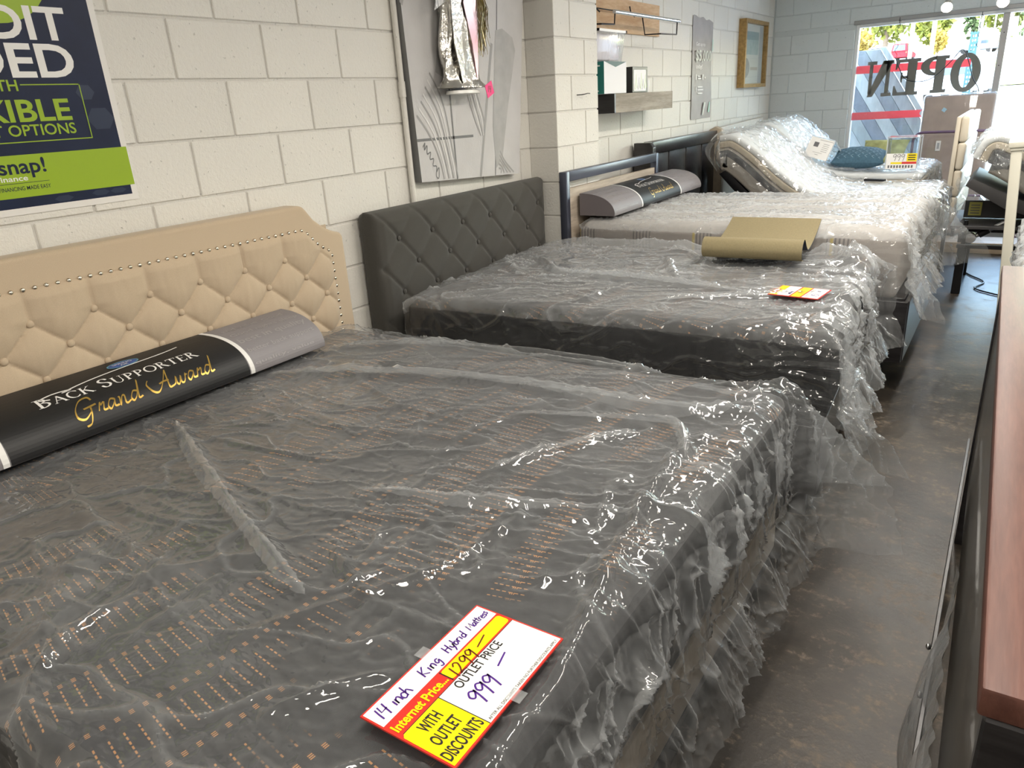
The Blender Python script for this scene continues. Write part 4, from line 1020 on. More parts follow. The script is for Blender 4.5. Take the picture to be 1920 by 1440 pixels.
# bolster cards
M_GREYCARD = mat('bolster_grey', (0.24, 0.225, 0.235), .55); M_BOLK = mat('bolster_black', (.010, .010, .011), .5); M_GREYTXT = mat('bolster_grey_print', (.33, .31, .315), .5)
M_GREYEND = mat('bolster_end', (.17, .15, .155), .8, bump=.2)
M_BLUE = mat('emblem_blue', (.015, .07, .30), .35, noise=.3, nscale=30); M_CYAN = mat('emblem_cyan', (.08, .30, .42), .35)
def bolster(loc, half_len, dep, hgt, label, black_half):
    t = empty('display_bolster', loc, 0, label, 'bolster', 'printed display bolsters on the beds')
    N = 18
    # section: front lip at x=dep, back edge at x=0
    sec = [(dep - .004, .0)] + [(dep * math.cos(a) ** .9 if math.cos(a) > 0 else 0.0, hgt * math.sin(a) ** .85) for a in [math.pi / 2 * k / N for k in range(1, N + 1)]] + [(0, 0)]
    prism('foam_body', sec, 1, -half_len, half_len, M_GREYEND, t)
    al = [0]; ps = sec[:-1]
    for i in range(len(ps) - 1): al.append(al[-1] + math.dist(ps[i], ps[i + 1]))
    tot = al[-1]; xs = [p[0] for p in ps]; zz = [p[1] for p in ps]
    def mp(u, v, l=0.0):
        v = min(max(v, 0), tot); x = float(np.interp(v, al, xs)); z = float(np.interp(v, al, zz))
        x2 = float(np.interp(min(v + .004, tot), al, xs)); z2 = float(np.interp(min(v + .004, tot), al, zz)); x1 = float(np.interp(max(v - .004, 0), al, xs)); z1 = float(np.interp(max(v - .004, 0), al, zz))
        d = Vector((x2 - x1, 0, z2 - z1)).normalized(); n = Vector((0, 1, 0)).cross(d)
        return Vector((x, u, z)) + n * (.0012 + l)
    cuts = [tot * k / 30 for k in range(1, 30)]
    def band(nm, u0, u1, m, l): rect(nm, mp, u0, .002, u1, tot - .001, m, t, l, cuts)
    band('cover_grey', -half_len, half_len, M_GREYCARD, 0)
    band('cover_black', -black_half, black_half, M_BOLK, .0005); 
    for sgn in (-1, 1):
        P = []; n = 24
        for k in range(n + 1):
            v = .002 + (tot - .003) * k / n; P.append((sgn * (black_half - .03 * (v / tot) ** 2 + .012), v)); 
        ribbons('white_stripe', [P], mp, M_WHITE, t, .017, None, .0012)
    k = black_half / .455
    roman('BACK SUPPORTER', mp, .0, tot * .46, .040 * k, 1.30, M_WHITE, t, width=.60 * k, cuts=cuts, lift=.0016)
    ribbons('swoosh', [catmull([(-.25 * k, tot * .55), (-.28 * k, tot * .59), (-.23 * k, tot * .63), (-.17 * k, tot * .615), (-.20 * k, tot * .60), (-.1 * k, tot * .67), (.05 * k, tot * .72), (.2 * k, tot * .75), (.28 * k, tot * .79)], 8)], mp, M_WHITE, t, .006 * k, None, .0016)
    st, wd = hand_strokes(['G_', 'r_', 'a_', 'n_', 'd_'], 0, 0, .075 * k, .25); st2, wd2 = hand_strokes(['A_', 'w_', 'a_', 'r_', 'd_'], 0, 0, .075 * k, .25)
    tw = wd + wd2 + .055 * k; x0 = -tw / 2 + .04 * k
    ribbons('script_lettering', [[(p[0] + x0, p[1] + tot * .19) for p in s_] for s_ in st] + [[(p[0] + x0 + wd + .055 * k, p[1] + tot * .19) for p in s_] for s_ in st2], mp, M_GOLD, t, .0085 * k, None, .0018, nib=(.9, .3))
    el = [(.06 * k + .058 * k * math.cos(a), tot * .81 + tot * .075 * math.sin(a)) for a in [2 * math.pi * i / 28 for i in range(28)]]
    flat('emblem', el, [tuple(range(28))], mp, M_BLUE, t, cuts, .0016)
    ribbons('emblem_ring', [el + [el[0]]], mp, M_CYAN, t, .005 * k, None, .002)
    text('SPRING', mp, .06 * k, tot * .815, .012 * k, M_WHITE, t, width=.075 * k, align='c', cuts=cuts, lift=.002)
    text('AIR', mp, .06 * k, tot * .765, .012 * k, M_WHITE, t, width=.03 * k, align='c', cuts=cuts, lift=.002)
    for sgn in (-1, 1):
        for i, (s_, hh) in enumerate((('quality, value', .014), ('better back support', .020), ('best in quality', .030), ('Good nights sleep', .022), ('and value  Good', .026))):
            u0 = black_half + .03 if sgn > 0 else -half_len + .015
            text(s_, mp, u0, tot * (.10 + .165 * i), hh * k, M_GREYTXT, t, width=(half_len - black_half) * .86 * (.9 if i in (0, 4) else 1), bold=.01, cuts=cuts, lift=.0008)
    return t
b1 = bolster((.140, 1.077, .722), .745, .232, .128, 'grey and black Back Supporter bolster leaning on the tan headboard', .392)

# price sign on bed 1
def price_sign(loc, rz, W_, H_, label, small=False):
    t = empty('price_sign', loc, rz, label, 'price sign')
    box('card', (-W_ / 2, -H_ / 2, 0), (W_ / 2, H_ / 2, .003), M_RED, t)
    mp = pmap((-W_ / 2, -H_ / 2, .003), (1, 0, 0), (0, 1, 0), .0004)
    return t, mp
t, mp = price_sign((1.925, .680, .722), math.radians(90), .293, .178, 'red yellow and white price sign reading 14 inch King Hybrid Mattress')
t.rotation_euler = (0, 0.0, math.radians(90))
e = .003
rect('title_panel', mp, e, .133, .293 - e, .175, M_WHITE, t)
rect('price_bar', mp, .128, .1035, .288, .1295, M_YEL, t, rad=.006)
rect('white_panel', mp, .088, e, .293 - e, .099, M_WHITE, t)
flat('yellow_panel', [(.008, .099), (.0865, .099), (.0865, e), (e, e), (e, .094)], [(0, 4, 3, 2, 1)], mp, M_YEL, t)
for a, b, c, d in ((.0865, e, .088, .099), (.008, .099, .29, .1002), (.127, .102, .129, .131)): rect('rule', mp, a, b, c, d, M_BLACK, t, .0001)
text('Internet Price...', mp, .006, .1075, .0165, M_YEL, t, width=.118, bold=.03, lift=.0003)
for i, s_ in enumerate(('WITH', 'OUTLET', 'DISCOUNTS')): text(s_, mp, .045, .071 - .030 * i, .0205, M_BLACK, t, width=(.038, .055, .078)[i], bold=.02, align='c', lift=.0003)
text('OUTLET PRICE', mp, .118, .080, .0165, M_BLACK, t, width=.115, bold=.015, lift=.0003)
text('AFTER ALL DISCOUNTS TAKEN NO FURTHER DISCOUNTS APPLY', mp, .092, .0055, .0055, M_BLACK, t, width=.192, bold=.005, lift=.0003)
def hw(s_, u, v, h, m, wd, track=1.0, sh=.12):
    st, _ = hand_strokes(list(s_), u, v, h, sh, .06, track); return ribbons('handwriting', st, mp, m, t, wd, None, .0005)
hw('14 inch', .012, .143, .024, M_PURPLE, .0026, .82); hw('King', .108, .144, .021, M_PURPLE, .0026); hw('Hybrid', .169, .145, .019, M_PURPLE, .0025, .9); hw('Mattress', .232, .146, .016, M_PURPLE, .0022, .82)
hw('1299', .136, .098, .026, M_INKRED, .0026, 1.0); ribbons('handwriting', [[(.205, .112), (.235, .120)]], mp, M_INKRED, t, .0026, None, .0005)
hw('999', .106, .034, .032, M_PURPLE, .0032, .95); ribbons('handwriting', [[(.186, .058), (.218, .066)]], mp, M_PURPLE, t, .0032, None, .0005)
M_CLEART = m_plastic('clear_tape', .3)
for u, v in ((.150, .178), (.150, 0)): 
    o = rect('tape_tab', pmap((-.1465, -.089, .003), (1, 0, 0), (0, 1, 0), .0008), u - .012, v - .014, u + .012, v + .014, M_CLEART, t)

# ---------------------------------------------------------------- bed 2 : charcoal headboard
M_CHAR = m_weave('charcoal_linen', (0.058, 0.055, 0.048), 420, .9, .25)
hb2 = empty('grey_headboard', (0, 3.19, 0), label='charcoal fabric button tufted headboard with straight top against the block wall', cat='headboard')
nu, nv = 200, 110
rbox('padded_back', (.008, -.765, .25), (.085, .765, 1.138), M_CHAR, hb2, .03, 4)
ys = np.linspace(-.765, .765, nu); zs = np.linspace(.5, 1.142, nv); Yg, Zg = np.meshgrid(ys, zs, indexing='ij')
a_ = (Yg + 3.19 - 2.59) / .2535; b_ = (Zg - 1.0) / .26; p_ = a_ + b_; q_ = a_ - b_
s1 = np.clip(np.abs(np.sin(math.pi * p_)), 0, 1); s2 = np.clip(np.abs(np.sin(math.pi * q_)), 0, 1)
Hh = .014 * (np.clip(s1 / .25, 0, 1) ** .7) * .75 + .014 * np.clip(s2 / .8, 0, 1) ** .8 * .5 
rb = np.hypot((a_ * 2 - np.round(a_ * 2)) * .127, (b_ * 2 - np.round(b_ * 2)) * .13)
par = (np.round(a_ * 2) + np.round(b_ * 2)) % 2 == 0
Hh = Hh - .012 * np.where(par, np.exp(-(rb / .022) ** 2), 0)
ed = np.minimum(np.minimum(Yg + .765, .765 - Yg), 1.142 - Zg); rr_ = .032
edge = np.where(ed < rr_, rr_ - np.sqrt(np.clip(rr_ ** 2 - (rr_ - ed) ** 2, 0, None)), 0)
Xg = .108 + Hh * np.clip(ed / .06, 0, 1) - edge * 1.6
link('tufted_front', grid_mesh(np.stack([Xg, Yg, Zg], -1)), M_CHAR, hb2)
bms2 = button_mesh(.0125, .006, M_CHAR)
for zz, off, n in ((1.0, 0, 6), (.87, .127, 5), (.74, 0, 6)):
    for k in range(n):
        o = link('button', bms2, None, hb2); o.location = (.112, 2.59 + off + .2535 * k - 3.19, zz)
B2 = (.225, 2.46); R2 = math.radians(3.4)
M_MATT2 = m_dash_fabric('black_dash_knit', (0.022, 0.022, 0.024), (0.38, 0.19, 0.08), .8, .5)
mattress('dark_mattress', B2, R2, 1.87, 1.44, .42, .755, M_MATT2, M_SIDE, .06, 'black mattress with copper dashes in front of the charcoal tufted headboard')
pf = empty('platform_base', (B2[0], B2[1], 0), R2, 'black platform bed base below the black mattress with charcoal headboard', 'bed base')
box('deck', (0, .02, .36), (1.84, 1.43, .419), M_BLACKWOOD, pf, .003, 1)
box('side_rail', (0, 0, .12), (1.86, .025, .40), M_BLACKWOOD, pf, .003, 1); box('side_rail', (0, 1.425, .12), (1.86, 1.45, .40), M_BLACKWOOD, pf, .003, 1); box('foot_rail', (1.835, .026, .12), (1.86, 1.424, .40), M_BLACKWOOD, pf, .003, 1)
for x in (.05, 1.76):
    for y in (.05, 1.32): box('leg', (x, y, 0), (x + .06, y + .06, .36), M_BLACKWOOD, pf, .003, 1)
F2 = [([(.23, .94), (.49, .60), (.93, .55), (1.31, .47), (1.55, .43)], .03, .024), ([(.07, 1.40), (.35, 1.38), (.78, 1.38), (1.07, 1.40)], .035, .03),
      ([(.0, 1.02), (.1, .76), (.36, .48)], .018, .03), ([(.91, 1.06), (1.09, .64)], .028, .02), ([(1.15, .22), (1.59, .44), (1.73, .52)], .022, .016),
      ([(.85, .11), (.98, .56)], .015, .02), ([(1.2, .9), (1.0, 1.2), (.8, 1.3)], .026, .02), ([(1.7, .3), (1.85, .2), (1.9, .05)], .02, .015), ([(1.58, 1.38), (1.77, 1.28), (1.85, 1.05)], .05, .05)]
c2 = drape('plastic_cover', 1.875, 1.44, .757, .065, .40, .27, .03, .02, .0068, 21, F2, (M_PLAST_L, M_PLAST_F, M_PLAST_S), None, gather=.24, amp=1.15, flare=.12, footz=.42, hem_amp=.035, foot_amp=1.25, flats=[(1.52, .30, 1.78, .62), (1.0, 1.0, 1.5, 1.4)])
at(c2, (B2[0], B2[1], 0), R2); pleats(c2, 'plastic_cover21', [([(.23, .94), (.49, .60), (.93, .55), (1.31, .47), (1.5, .43)], .06), ([(.07, 1.37), (.35, 1.36), (.78, 1.36), (1.07, 1.38)], .06), ([(1.15, .22), (1.5, .40), (1.7, .50)], .035), ([(.91, 1.06), (1.07, .66)], .05)], M_PLEAT)
tag(c2, 'clear plastic cover over the black mattress with the charcoal headboard', 'plastic cover')
# scrawl in marker on the foot of the cover
_scr = [catmull([(0, .06), (.02, .10), (.01, .02), (.04, .05), (.035, .0), (.07, .04), (.06, -.03), (.08, -.06), (.05, -.08)], 6)]
ribbons('marker_scrawl', [[(.62 + p[1] * 1.1, 1.875 + .16 - p[0]) for p in catmull([(0, .0), (.05, .05), (.01, .02), (.07, .06), (.05, .0), (.10, .05), (.09, -.02), (.14, .02), (.16, -.05), (.12, -.06)], 6)]], SURF['plastic_cover21'], M_BLACK, c2, .008, None, .004)
# khaki roll mat
M_KHAKI = mat('khaki_felt', (0.27, 0.225, 0.125), .85, noise=.08, nscale=120, bump=.25, bscale=300); M_NAVYV = mat('navy_vinyl', (.02, .03, .06), .5)
t = empty('roll_mat', (1.50, 3.93, .792), math.radians(2), 'khaki foot protector mat with rolled front edge lying on the plastic covered black mattress', 'mat')
n = 40; prof = []
for k in range(n):       # cross-section along y: rolled lip at the near end, dip, then rising sheet
    u = k / (n - 1)
    if u < .45:
        a = math.radians(-80 + 250 * (1 - u / .45)); prof.append((-.40 + .055 * math.cos(a) * 1.0, .06 + .055 * math.sin(a)))
    else:
        v = (u - .45) / .55; prof.append((-.39 + .56 * v, .012 - .012 * math.sin(v * math.pi) + .075 * v ** 2.0))
# smooth: lip arcs over then sheet
prof = catmull([(-.385, .006), (-.43, .012), (-.455, .05), (-.43, .095), (-.375, .10), (-.31, .06), (-.24, .03), (-.12, .035), (.0, .055), (.12, .085), (.2, .11)], 5)
for nm, off, m_ in (('felt_face', .0, M_KHAKI), ('vinyl_back', -.005, M_NAVYV)):
    P = np.zeros((2, len(prof), 3)); pr = prof
    for i, x in enumerate((-.235, .235)):
        for j, p in enumerate(pr):
            q0 = pr[max(j - 1, 0)]; q1 = pr[min(j + 1, len(pr) - 1)]; dx, dz = q1[0] - q0[0], q1[1] - q0[1]; L_ = math.hypot(dx, dz)
            P[i, j] = (x - .05 * (p[0] + .2), p[0] - dz / L_ * off, p[1] + dx / L_ * off)
    link(nm, grid_mesh(P), m_, t)
# price tag on bed 2
t, mp = price_sign((1.865, 3.03, .776), math.radians(84), .165, .20, 'small red yellow and white price tag on the plastic over the black mattress')
rect('header', mp, .004, .165, .161, .196, M_YEL, t); rect('header_block', mp, .03, .176, .10, .194, M_RED, t, .0002)
rect('title_panel', mp, .004, .115, .161, .164, M_WHITE, t); rect('price_bar', mp, .004, .072, .161, .109, M_YEL, t); rect('white_panel', mp, .004, .004, .161, .066, M_WHITE, t)
hw('king', .05, .142, .018, M_PURPLE, .002); hw('mattress', .03, .121, .016, M_PURPLE, .002, .8); hw('899', .06, .080, .022, M_INKRED, .0022)
text('OUTLET PRICE', mp, .02, .050, .012, M_BLACK, t, width=.12, lift=.0003); hw('757', .03, .014, .028, M_PURPLE, .003); hw('00', .11, .026, .014, M_PURPLE, .002)
rect('tape_tab', mp, .10, .19, .125, .25, M_CLEART, t, .0006)

# ---------------------------------------------------------------- bed 3 : open frame headboard
M_NAVYM = mat('satin_navy_metal', (0.10, 0.11, 0.15), .33, metal=.7); M_OAKP = m_wood('whitewashed_oak', (.40, .33, .26), (.58, .50, .41), (8, 1, 10), rough=.5, coat=0, sc=2.2)
hb3 = empty('frame_headboard', (.203, 4.69, 0), label='dark metal framed headboard with pale wood panel and open slot', cat='headboard')
box('post', (0, -.715, .0), (.05, -.67, 1.165), M_NAVYM, hb3, .004, 2); box('post', (0, .67, .0), (.05, .715, 1.165), M_NAVYM, hb3, .004, 2)
box('top_rail', (0, -.669, 1.105), (.05, .669, 1.165), M_NAVYM, hb3, .004, 2); box('wood_panel', (.012, -.669, .45), (.036, .669, 1.062), M_OAKP, hb3, .002, 1)
B3 = (.27, 4.08); R3 = 0.0
M_GREYSTR = mat('pale_grey_knit', (0.50, 0.47, 0.44), .85, noise=.06, nscale=40)
def m_stripe():
    m, nt, b = nodes_of('striped_border'); g = NG(nt); o = g.obj(); sx = nt.nodes.new('ShaderNodeSeparateXYZ'); nt.links.new(o, sx.inputs[0])
    st_ = g.m('LESS_THAN', g.m('FRACT', g.m('MULTIPLY', sx.outputs[0], 48.0)), .45); grp = g.m('LESS_THAN', g.m('FRACT', g.m('MULTIPLY', sx.outputs[0], 2.7)), .34)
    ysl = g.m('LESS_THAN', g.m('FRACT', g.m('MULTIPLY', sx.outputs[0], 4.0)), .06)
    c = g.mix(g.m('MULTIPLY', g.m('MULTIPLY', st_, grp), .8), (.33, .30, .275), (.13, .12, .12)); c = g.mix(g.m('MULTIPLY', g.m('MULTIPLY', ysl, grp), .8), c, (.50, .40, .12))
    nt.links.new(c, b.inputs['Base Color']); b.inputs['Roughness'].default_value = .85; return m
mattress('striped_mattress', B3, R3, 1.84, 1.34, .51, .865, M_GREYSTR, m_stripe(), .07, 'pale grey mattress with dark striped side in front of the open frame headboard')
pf = empty('platform_base', (B3[0], B3[1], 0), R3, 'black platform bed base below the pale grey striped mattress', 'bed base')
box('deck', (0, .04, .44), (1.88, 1.30, .509), M_BLACKWOOD, pf, .003, 1)
box('side_rail', (0, .0, .17), (1.90, .03, .50), M_BLACKWOOD, pf, .003, 1); box('side_rail', (0, 1.31, .17), (1.90, 1.34, .50), M_BLACKWOOD, pf, .003, 1); box('foot_rail', (1.881, .031, .17), (1.905, 1.309, .50), M_BLACKWOOD, pf, .003, 1)
for x in (.1, 1.70):
    for y in (.12, 1.15): box('leg', (x, y, 0), (x + .06, y + .06, .44), M_BLACKWOOD, pf, .003, 1)
F3 = [([(.2, .25), (.9, .3), (1.65, .28)], .02, .03), ([(.1, .6), (.8, .62), (1.6, .7)], .022, .03), ([(.3, .95), (1.1, .9), (1.8, 1.0)], .022, .03), ([(.5, 1.2), (1.2, 1.22), (1.85, 1.2)], .02, .03), ([(1.55, 1.22), (1.75, 1.15), (1.83, .95)], .03, .04)]
c3 = drape('plastic_cover', 1.845, 1.34, .867, .075, .36, .24, .22, .0, .0095, 35, F3, (M_PLAST_B, M_PLAST_F, M_PLAST_S), None, gather=.2, amp=1.3, flare=.14, footz=.3, hem_amp=.05, foot_amp=1.1, flats=[(-.05, 0, .25, 1.5)])
at(c3, (B3[0], B3[1], 0), R3); tag(c3, 'milky plastic cover over the pale grey striped mattress', 'plastic cover')
bolster((.262, 4.88, .886), .76, .245, .135, 'grey and black Back Supporter bolster leaning on the open frame headboard', .33)

# ---------------------------------------------------------------- black panel headboard and pale headboard beyond
hb4 = empty('panel_headboard', (.03, 6.2, 0), label='black wood panel headboard with vertical grooves behind the raised mattress', cat='headboard')
prism('side_wing', [(0, 0), (.16, 0), (.16, 1.20), (.13, 1.235), (0, 1.235)], 1, -.76, -.70, M_BLACKWOOD, hb4, .004); 
box('backboard', (.02, -.70, .0), (.05, .95, 1.20), M_BLACKWOOD, hb4, .002, 1)
box('top_rail', (.02, -.62, 1.14), (.10, .95, 1.235), M_BLACKWOOD, hb4, .006, 2)
for k in range(4): box('board', (.05, -.62 + k * .392, .2), (.078, -.62 + k * .392 + .372, 1.138), M_BLACKWOOD, hb4, .006, 2)
box('stile', (.05, -.70, .0), (.10, -.63, 1.235), M_BLACKWOOD, hb4, .004, 2)
hb5 = empty('pale_headboard', (.03, 7.95, 0), label='pale cream headboard with curved end in the front corner', cat='headboard')
M_PALEW = mat('pale_wood', (.62, .58, .52), .5, noise=.05)
prism('panel', [(-.78, .2), (.80, .2), (.80, 1.285), (.3, 1.275), (-.78, 1.245)], 0, .01, .06, M_PALEW, hb5, .008)
for zz in (1.18, 1.13): box('bead', (.061, -.70, zz), (.068, .78, zz + .012), M_PALEW, hb5, .003, 1)
prism('scroll_end', [(.0, .2), (.14, .2), (.16, .95), (.17, 1.15), (.14, 1.24), (.08, 1.27), (.02, 1.24), (0, 1.1)], 1, -.86, -.785, mat('tan_wood', (.50, .42, .32), .5, noise=.1), hb5, .006)

# ---------------------------------------------------------------- adjustable pair with raised heads
def sweep_mattress(nm, path, thick, y0, y1, label, band_drop, mtop, mside, group=None):
    """path: top surface line in xz from head to foot"""
    P_ = catmull(path, 10); n = len(P_)
    T_ = []
    for i in range(n):
        a = P_[max(i - 1, 0)]; b = P_[min(i + 1, n - 1)]; L_ = math.dist(a, b); T_.append(((b[0] - a[0]) / L_, (b[1] - a[1]) / L_))
    t = empty(nm, (P_[n // 2][0], (y0 + y1) / 2, P_[-1][1] - thick), 0, label, 'mattress', group)
    O = Vector((P_[n // 2][0], (y0 + y1) / 2, P_[-1][1] - thick))
    def shell(name, d0, d1, inset, m, r):
        # cross-section ring in (y, depth)
        ring = []; hy = (y1 - y0) / 2 - inset
        for cy, cd, a0 in ((hy - r, d0 + r, 270), (hy - r, d1 - r, 0), (-hy + r, d1 - r, 90), (-hy + r, d0 + r, 180)):
            for k in range(5):
                a = math.radians(a0 + 22.5 * k); ring.append((cy + r * math.cos(a), cd + r * math.sin(a)))
        ring.append(ring[0])
        G = np.zeros((n + 2, len(ring), 3)); yc_ = (y0 + y1) / 2
        for i in range(n + 2):
            j = min(max(i - 1, 0), n - 1); cap = (i == 0 or i == n + 1)
            for k, (yy, dd) in enumerate(ring):
                dm = (d0 + d1) / 2
                if cap: yy, dd = 0, dm
                nx_, nz_ = T_[j][1], -T_[j][0]   # downward normal
                nx_, nz_ = (T_[j][1], -T_[j][0])
                G[i, k] = (P_[j][0] + nx_ * dd - O[0], yc_ + yy - O[1], P_[j][1] + nz_ * dd - O[2])
        return link(name, grid_mesh(G), m, t)
    shell('top_panel', -.004, .045, .004, mtop, .02)
    shell('gusset', .046, .095, .0, mat('gusset_quilt', (.52, .45, .34), .8, bump=.6, bscale=90, bdist=.006), .012)
    shell('border', .096, thick, .002, mside, .02)
    shell('dark_band', band_drop, band_drop + .05, -.003, mat('charcoal_band', (.055, .055, .06), .7), .006)
    return t, P_, T_
M_TOPQ = mat('white_quilt', (.72, .74, .74), .7, bump=.5, bscale=35, bdist=.012); M_BRD = mat('grey_beige_border', (.36, .33, .29), .85, noise=.06, nscale=80)
GRP = 'raised head adjustable mattresses'
mA, pA, tA = sweep_mattress('adjustable_mattress', [(.50, 1.235), (.62, 1.235), (.80, 1.12), (1.0, .95), (1.2, .82), (1.4, .765), (1.7, .755), (2.06, .755)], .27, 6.05, 7.02, 'plastic covered adjustable mattress with raised head in front of the black panel headboard', .115, M_TOPQ, M_BRD, GRP)
mB, pB, tB = sweep_mattress('adjustable_mattress', [(.50, 1.265), (.60, 1.275), (.74, 1.18), (.92, 1.02), (1.08, .89), (1.25, .835), (1.55, .825), (1.88, .825)], .27, 7.08, 8.25, 'plastic covered adjustable mattress with raised head below the gold framed picture', .125, M_TOPQ, M_BRD, GRP)
def sweep_film(path, tang, thick, y0, y1, label, seed, foot, side):
    n = 130; m_ = 150; arc = np.linspace(0, len(path) - 1, n)
    px = np.interp(arc, range(len(path)), [p[0] for p in path]); pz = np.interp(arc, range(len(path)), [p[1] for p in path])
    tx = np.interp(arc, range(len(path)), [p[0] for p in tang]); tz = np.interp(arc, range(len(path)), [p[1] for p in tang])
    # add the foot drop
    k = int(foot / .012); px = np.concatenate([px, px[-1] + .03 + .08 * np.linspace(0, foot, k)]); pz = np.concatenate([pz, pz[-1] - np.linspace(0.01, foot, k)])
    tx = np.concatenate([tx, np.zeros(k) + .1]); tz = np.concatenate([tz, -np.ones(k)])
    wd = y1 - y0; tt = np.linspace(-side, wd + side, m_); U, V = np.meshgrid(np.arange(len(px)) * .016, tt, indexing='ij')
    yy, dfa, dne = fold_axis(V, 0, wd, .03); dr = dfa + dne
    I = np.arange(len(px))[:, None] + 0 * V.astype(int)
    H = .012 + .022 * ridge(U * 2 + .3 * V, V * 5 - U, seed, 4) + .014 * ridge(U * 6, V * 10 + 2 * U, seed + 1, 4) + .007 * ridge(U * 14, V * 18, seed + 2, 4)
    nx_ = -tz[I]; nz_ = tx[I]
    sg = np.where(dfa > 0, 1, 0) - np.where(dne > 0, 1, 0)
    side_m = np.clip(dr / .03, 0, 1)
    X = px[I] + nx_ * (H * (1 - side_m) - dr) ; Z = pz[I] + nz_ * (H * (1 - side_m) - dr); Y = y0 + yy + sg * (.012 + H * side_m * 1.2 + .05 * dr)
    return X, Y, Z
for (pp, tt, y0, y1, lb, sd, ft, si) in ((pA, tA, 6.05, 7.02, 'clear plastic cover over the raised mattress in front of the black panel headboard', 61, .30, .20), (pB, tB, 7.08, 8.25, 'clear plastic cover over the raised mattress below the gold framed picture', 71, .25, .06)):
    X, Y, Z = sweep_film(pp, tt, .27, y0, y1, lb, sd, ft, si)
    o = link('plastic_cover', grid_mesh(np.stack([X, Y, Z], -1)), M_PLAST_L); tag(o, lb, 'plastic cover')
# head end wrap of the near one, gathered over the raised end
P = np.zeros((26, 40, 3))
for i in range(26):
    for j in range(40):
        u, v = i / 25, j / 39; a = math.pi * (u)
        P[i, j] = (.50 - .10 * math.sin(a) - .02 * math.sin(v * 40 + u * 6), 6.03 + v * 1.01, 1.25 - .30 * u + .02 * math.sin(v * 23))
o = link('plastic_wrap', grid_mesh(P), M_PLAST_L); tag(o, 'gathered clear plastic bunched over the head end of the raised mattress', 'plastic wrap')
ab = empty('adjustable_bed', (1.3, 7.0, 0), label='dark upholstered adjustable base under the raised mattresses', cat='bed base')
for y0, y1, z_, x1 in ((-.93, .0, .47, .74), (.10, 1.23, .54, .56)):
    box('deck', (-.20, y0, z_ - .14), (x1, y1, z_), M_DARKMETAL, ab, .01, 2)
    prism('head_plate', [(-.80, .94), (-.74, .97), (-.20, z_ - .01), (-.20, z_ - .09), (-.26, z_ - .08)], 1, y0, y1, M_DARKMETAL, ab, .004)
    for x in (-.1, x1 - .12):
        for y in (y0 + .08, y1 - .14): box('leg', (x, y, 0), (x + .06, y + .06, z_ - .13), M_DARKMETAL, ab, .003, 1)

